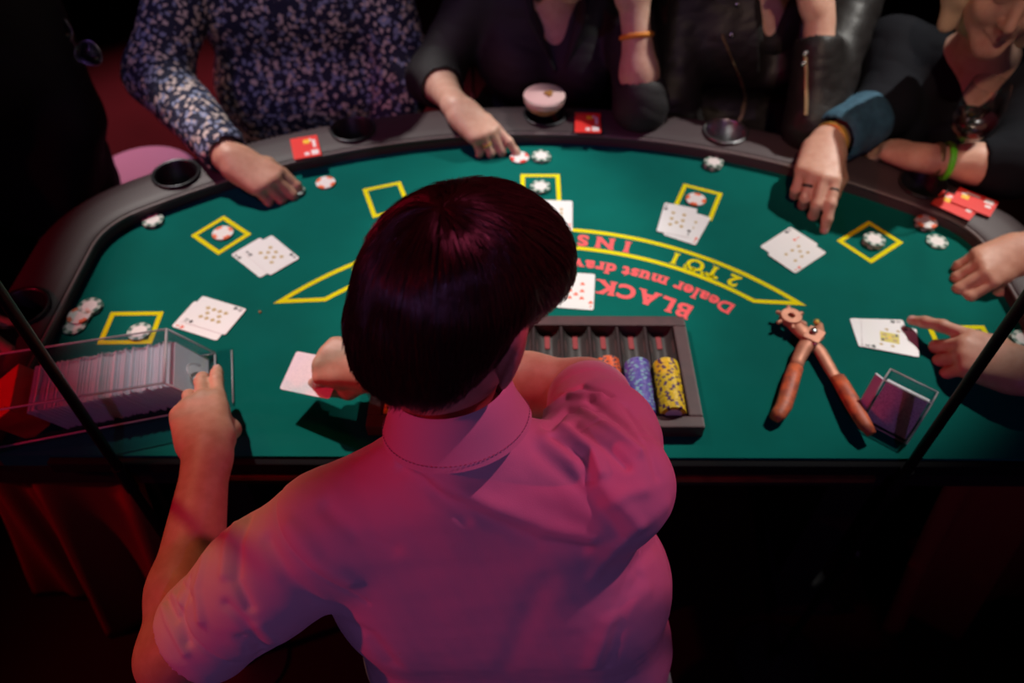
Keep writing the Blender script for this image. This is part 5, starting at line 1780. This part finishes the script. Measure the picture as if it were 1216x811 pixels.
# ---- blonde player pointing at the cards
P5 = person('blonde player in a dark top with teal cuffs pointing at two cards', (0.97, 1.58))
R = rot(math.radians(163), math.radians(12), math.radians(-4))
chin = at(1166, 66, 1.43)
hc5 = chin - R @ (vec(0, 0.080, -0.116) * 0.94)
nb5 = vec(0.945, 1.500, 0.150)
s1, s2 = vec(0.800, 1.585, 0.125), vec(1.115, 1.520, 0.135)
e1, w1 = onv(1050, 128, 0.060), onv(981, 170, 0.078)
w2, e2 = onv(1102, 189, 0.066), onv(1200, 199, 0.066)
B = Sdf()
W5 = head(B, hc5, R, 0.94, neck=nb5, neck_r=0.046)
B.cone(nb5, vec(0.955, 1.515, 0.02), 0.055, 0.085, 0.05).cone(vec(0.90, 1.53, 0.03), vec(1.02, 1.51, 0.03), 0.080, 0.080, 0.05).cone(vec(0.96, 1.53, 0.0), vec(0.97, 1.58, -0.2), 0.08, 0.08, 0.04)
B.cone(nb5 + vec(0, 0, -.02), s1, 0.04, 0.04, 0.03).cone(nb5 + vec(0, 0, -.02), s2, 0.04, 0.04, 0.03)
B.chain([s1, e1, e1 * 0.65 + w1 * 0.35, w1], [0.042, 0.036, 0.037, 0.026], 0.02).chain([s2, e2, e2 * 0.6 + w2 * 0.4, w2], [0.042, 0.034, 0.036, 0.026], 0.02)
tip = onv(952, 284, 0.006)
f5 = hand(B, w1, tip - w1 + vec(0, 0, 0.050), vec(-0.1, -0.10, 1), -1, {'i': (26, 22, 14), 'm': (36, 64, 30), 'r': (44, 70, 36), 'p': (46, 66, 36)}, thumb=((0.85, 0.35, -0.45), (0.95, -0.1, -0.35), (0.9, -0.25, -0.3)), sc=1.12)
f5b = hand(B, w2, onv(1062, 178, 0.045) - w2, vec(0.1, -0.2, 1), +1, {'i': (20, 25, 15), 'm': (24, 28, 16), 'r': (28, 30, 18), 'p': (30, 32, 20)}, sc=0.93)
part(P5, 'body', B.mesh('body', 0.0034, lambda V, N, Q: relax(V, Q, 1)), M['skin_pale'])
lp = lips(W5, 0.94, None, M['lip']); lme = lp.data; bpy.data.objects.remove(lp); part(P5, 'lips', lme, M['lip'])
nail_set(f5, P5, vec(0, -0.3, 1), which='i')
S = Sdf()
S.cone(nb5 + vec(0, 0.01, -.035), s1 + vec(0.02, 0, 0), 0.058, 0.056, 0.03).cone(nb5 + vec(0, 0.01, -.035), s2 + vec(-0.02, 0, 0), 0.058, 0.056, 0.03)
S.cone(vec(0.885, 1.535, 0.01), vec(1.035, 1.51, 0.01), 0.108, 0.108, 0.06).cone(vec(0.89, 1.57, -0.18), vec(1.05, 1.55, -0.18), 0.115, 0.115, 0.06)
for p_ in (vec(0.875, 1.455, -0.005), vec(1.01, 1.43, -0.005)): S.ball(p_, 0.062, 0.05)
c1 = e1 * 0.42 + w1 * 0.58
S.chain([s1, e1, c1], [0.062, 0.056, 0.048], 0.03).chain([s2, e2 + vec(0, 0, 0.004), e2 * 0.72 + w2 * 0.28], [0.062, 0.054, 0.047], 0.03)
S.cone(nb5 + vec(-0.01, -0.04, 0.05), vec(0.930, 1.350, -0.01), 0.058, 0.016, 0.005, sub=True)
fd = unit(w1 - e1); S.cone(c1, c1 + fd * 0.1, 0.040, 0.040, 0.004, sub=True)
fd = unit(w2 - e2); S.cone(e2 * 0.75 + w2 * 0.25, e2 * 0.75 + w2 * 0.25 + fd * 0.1, 0.042, 0.042, 0.004, sub=True)
S.cut(vec(0, 0, -0.28), vec(0, 0, -1))
part(P5, 'top', S.mesh('top', 0.004, cloth_post(50, 0.0022, 51)), M['navy_top'])
fd = unit(w1 - e1)
S = Sdf().chain([e1 * 0.62 + w1 * 0.38, e1 * 0.22 + w1 * 0.78], [0.058, 0.053], 0.01)
S.cone(e1 * 0.62 + w1 * 0.38 - fd * 0.1, e1 * 0.22 + w1 * 0.78 + fd * 0.1, 0.052, 0.040, 0.003, sub=True)
part(P5, 'cuff', S.mesh('cuff', 0.0036, cloth_post(70, 0.0022, 61)), M['denim'])
part(P5, 'bracelet', ring_band(e1 * 0.08 + w1 * 0.92, fd, 0.0325, 0.0042, flat=1.5), M['gold'])
for f_, jj in (('i', 0.45), ('r', 0.5)):
    pts, rs, _ = f5[f_]
    part(P5, 'ring', ring_band(pts[0] * (1 - jj) + pts[1] * jj, pts[1] - pts[0], 0.0102, 0.0012, flat=2.4), M['black'])
fd2 = unit(w2 - e2)
part(P5, 'wristband', ring_band(e2 * 0.22 + w2 * 0.78, fd2, 0.0335, 0.0034, flat=1.8), M['green_band'])
part(P5, 'wristband', ring_band(e2 * 0.10 + w2 * 0.90, fd2, 0.0310, 0.0030, flat=1.6), M['tape'])
hair_cap(P5, W5, R, 0.94, M['hair_blonde'], 0.07)
legs(P5, (0.97, 1.62), (-0.4, -1), M['trousers'])

# ---- player at the end of the table: two hands
P6 = person('player at the table\'s end with both hands on the felt', (1.34, 0.98))
R = rot(math.radians(92), math.radians(20), 0)
hc6, nb6 = vec(1.20, 0.98, 0.50), vec(1.27, 0.98, 0.33)
s1, s2 = vec(1.26, 1.16, 0.26), vec(1.26, 0.80, 0.26)
w1, e1 = onv(1222, 296, 0.045), vec(1.16, 1.10, 0.055)
w2, e2 = onv(1228, 446, 0.048), vec(1.05, 0.76, 0.055)
B = Sdf()
W6 = head(B, hc6, R, 1.0, neck=nb6)
B.cone(nb6, vec(1.30, 0.98, 0.1), 0.055, 0.09, 0.04).cone(vec(1.30, 0.98, 0.1), vec(1.32, 0.98, -0.18), 0.09, 0.09, 0.04)
B.cone(nb6 + vec(0, 0, -.03), s1, 0.045, 0.045, 0.03).cone(nb6 + vec(0, 0, -.03), s2, 0.045, 0.045, 0.03)
B.chain([s1, e1, w1], [0.045, 0.040, 0.027], 0.02).chain([s2, e2, e2 * 0.5 + w2 * 0.5, w2], [0.045, 0.040, 0.037, 0.029], 0.02)
f6 = hand(B, w1, onv(1128, 338, 0.018) - w1, vec(-0.1, -0.3, 1), -1, {'i': (24, 26, 14), 'm': (30, 34, 20), 'r': (40, 44, 26), 'p': (44, 46, 28)}, thumb=((0.8, 0.45, -0.35), (0.95, 0.05, -0.25), (0.95, -0.1, -0.2)), sc=1.05)
f6b = hand(B, w2, onv(1098, 402, 0.020) - w2 + vec(0, -0.01, 0.012), vec(0.0, -0.35, 1), +1, {'i': (6, 14, 8), 'm': (44, 70, 30), 'r': (50, 72, 34), 'p': (52, 72, 36)}, thumb=((0.8, 0.5, -0.3), (0.95, 0.1, -0.2), (0.98, 0.0, -0.1)), sc=1.08, spread=0.10)
part(P6, 'body', B.mesh('body', 0.0034, lambda V, N, Q: relax(V, Q, 1)), M['skin'])
nail_set(f6, P6, vec(0, -0.3, 1), which='imr')
nail_set(f6b, P6, vec(0, -0.3, 1), which='i')
S = Sdf()
S.cone(nb6 + vec(0, 0, -.045), s1 + vec(0, -0.02, 0), 0.065, 0.058, 0.04).cone(nb6 + vec(0, 0, -.045), s2 + vec(0, 0.02, 0), 0.065, 0.058, 0.04)
S.cone(vec(1.31, 0.89, 0.12), vec(1.31, 1.07, 0.12), 0.12, 0.12, 0.06).cone(vec(1.33, 0.90, -0.12), vec(1.33, 1.06, -0.12), 0.13, 0.13, 0.06)
S.chain([s1, e1, e1 * 0.3 + w1 * 0.7], [0.068, 0.060, 0.046], 0.03).chain([s2, e2, e2 * 0.55 + w2 * 0.45], [0.068, 0.060, 0.050], 0.03)
fd = unit(w1 - e1); S.cone(e1 * 0.34 + w1 * 0.66, e1 * 0.34 + w1 * 0.66 + fd * 0.08, 0.038, 0.038, 0.004, sub=True)
fd = unit(w2 - e2); S.cone(e2 * 0.6 + w2 * 0.4, e2 * 0.6 + w2 * 0.4 + fd * 0.1, 0.043, 0.043, 0.004, sub=True)
S.cut(vec(0, 0, -0.28), vec(0, 0, -1))
part(P6, 'jacket', S.mesh('jacket', 0.007, cloth_post(46, 0.0024, 71)), M['black_coat'])
hair_cap(P6, W6, R, 1.0, M['hair_brown'])
legs(P6, (1.34, 0.98), (-1, 0), M['trousers'])

# ---- player in black at the dark end
P1 = person('player in a black coat with sunglasses hanging at the chest', (-1.135, 1.42))
R = rot(math.radians(-140), math.radians(20), 0)
hc1, nb1 = vec(-1.060, 1.34, 0.56), vec(-1.105, 1.40, 0.40)
s1, s2 = vec(-1.275, 1.28, 0.31), vec(-0.975, 1.54, 0.31)
e1, w1 = vec(-1.245, 1.05, 0.06), onv(-78, 376, 0.062)
e2, w2 = vec(-0.945, 1.46, 0.02), vec(-0.995, 1.33, -0.17)
B = Sdf()
W1 = head(B, hc1, R, 1.0, neck=nb1)
B.cone(nb1, vec(-1.125, 1.42, 0.15), 0.055, 0.09, 0.04).cone(vec(-1.125, 1.42, 0.15), vec(-1.135, 1.42, -0.18), 0.09, 0.09, 0.04)
B.cone(nb1 + vec(0, 0, -.03), s1, 0.045, 0.045, 0.03).cone(nb1 + vec(0, 0, -.03), s2, 0.045, 0.045, 0.03)
B.chain([s1, e1, w1], [0.045, 0.040, 0.027], 0.02).chain([s2, e2, w2], [0.045, 0.040, 0.027], 0.02)
hand(B, w1, vec(0.55, -0.35, -0.12), vec(0, -0.2, 1), -1, {'i': (26, 28, 16), 'm': (32, 34, 20), 'r': (38, 40, 24), 'p': (42, 44, 26)})
hand(B, w2, vec(0.4, -0.8, -0.3), vec(0.2, 0.1, 1), +1, (20, 20, 15))
part(P1, 'body', B.mesh('body', 0.0042, lambda V, N, Q: relax(V, Q, 1)), M['skin'])
S = Sdf()
S.cone(nb1 + vec(0, 0, -.045), s1, 0.070, 0.062, 0.04).cone(nb1 + vec(0, 0, -.045), s2, 0.070, 0.062, 0.04)
S.cone(vec(-1.195, 1.34, 0.16), vec(-1.045, 1.47, 0.16), 0.13, 0.13, 0.06).cone(vec(-1.195, 1.35, -0.08), vec(-1.055, 1.47, -0.08), 0.145, 0.145, 0.06).cone(vec(-1.205, 1.36, -0.2), vec(-1.065, 1.48, -0.2), 0.14, 0.14, 0.06)
S.chain([s1, e1, e1 * 0.15 + w1 * 0.85], [0.075, 0.070, 0.048], 0.04).chain([s2, e2, e2 * 0.1 + w2 * 0.9], [0.075, 0.072, 0.052], 0.04)
S.cut(vec(0, 0, -0.28), vec(0, 0, -1))
coat_me = S.mesh('coat', 0.007, cloth_post(40, 0.003, 81))
cbvh = BVHTree.FromPolygons([tuple(v.co) for v in coat_me.vertices], [tuple(p_.vertices) for p_ in coat_me.polygons])
part(P1, 'coat', coat_me, M['black_coat'])
hair_cap(P1, W1, R, 1.0, M['hair_brown'])
legs(P1, (-1.135, 1.42), (0.7, -0.7), M['trousers'])
g0 = on_cloth(cbvh, 82, 62, 0.012)
if g0 is None: g0 = Vector(at(82, 62, 1.45))
sg = thing('sunglasses', g0, 'dark aviator sunglasses hanging on the black coat', 'sunglasses')
rot_g = Matrix.Rotation(math.radians(62), 3, 'X') @ Matrix.Rotation(math.radians(-15), 3, 'Z')
for sx, dz in ((0.026, 0.0), (-0.034, 0.030)):
    c = rot_g @ Vector((sx, dz, 0))
    v_, f_ = [(0, 0, 0.004)], []
    for k in range(24):
        a = 2 * math.pi * k / 24
        v_.append((0.027 * math.cos(a), 0.023 * math.sin(a) - 0.003 * math.cos(2 * a), 0.0))
    f_ = [(0, 1 + k, 1 + (k + 1) % 24) for k in range(24)]
    lens = MB().add([tuple(c + rot_g @ Vector(p_)) for p_ in v_], f_).build('lens', M['lens'], sg, smooth=True)
    md = lens.modifiers.new('thickness', 'SOLIDIFY'); md.thickness = 0.0015
    MB().tube([c + rot_g @ Vector(p_) for p_ in v_[1:]] + [c + rot_g @ Vector(v_[1])], 0.0011, 6).build('rim', M['steel'], sg, smooth=True)
MB().tube([rot_g @ Vector((0.0, 0.008, 0.002)), rot_g @ Vector((-0.010, 0.024, 0.003))], 0.0012, 6).build('bridge', M['steel'], sg)
MB().tube([rot_g @ Vector((-0.058, 0.045, 0)), rot_g @ Vector((-0.075, 0.10, -0.02))], 0.0016, 6).build('temple', M['tape'], sg)
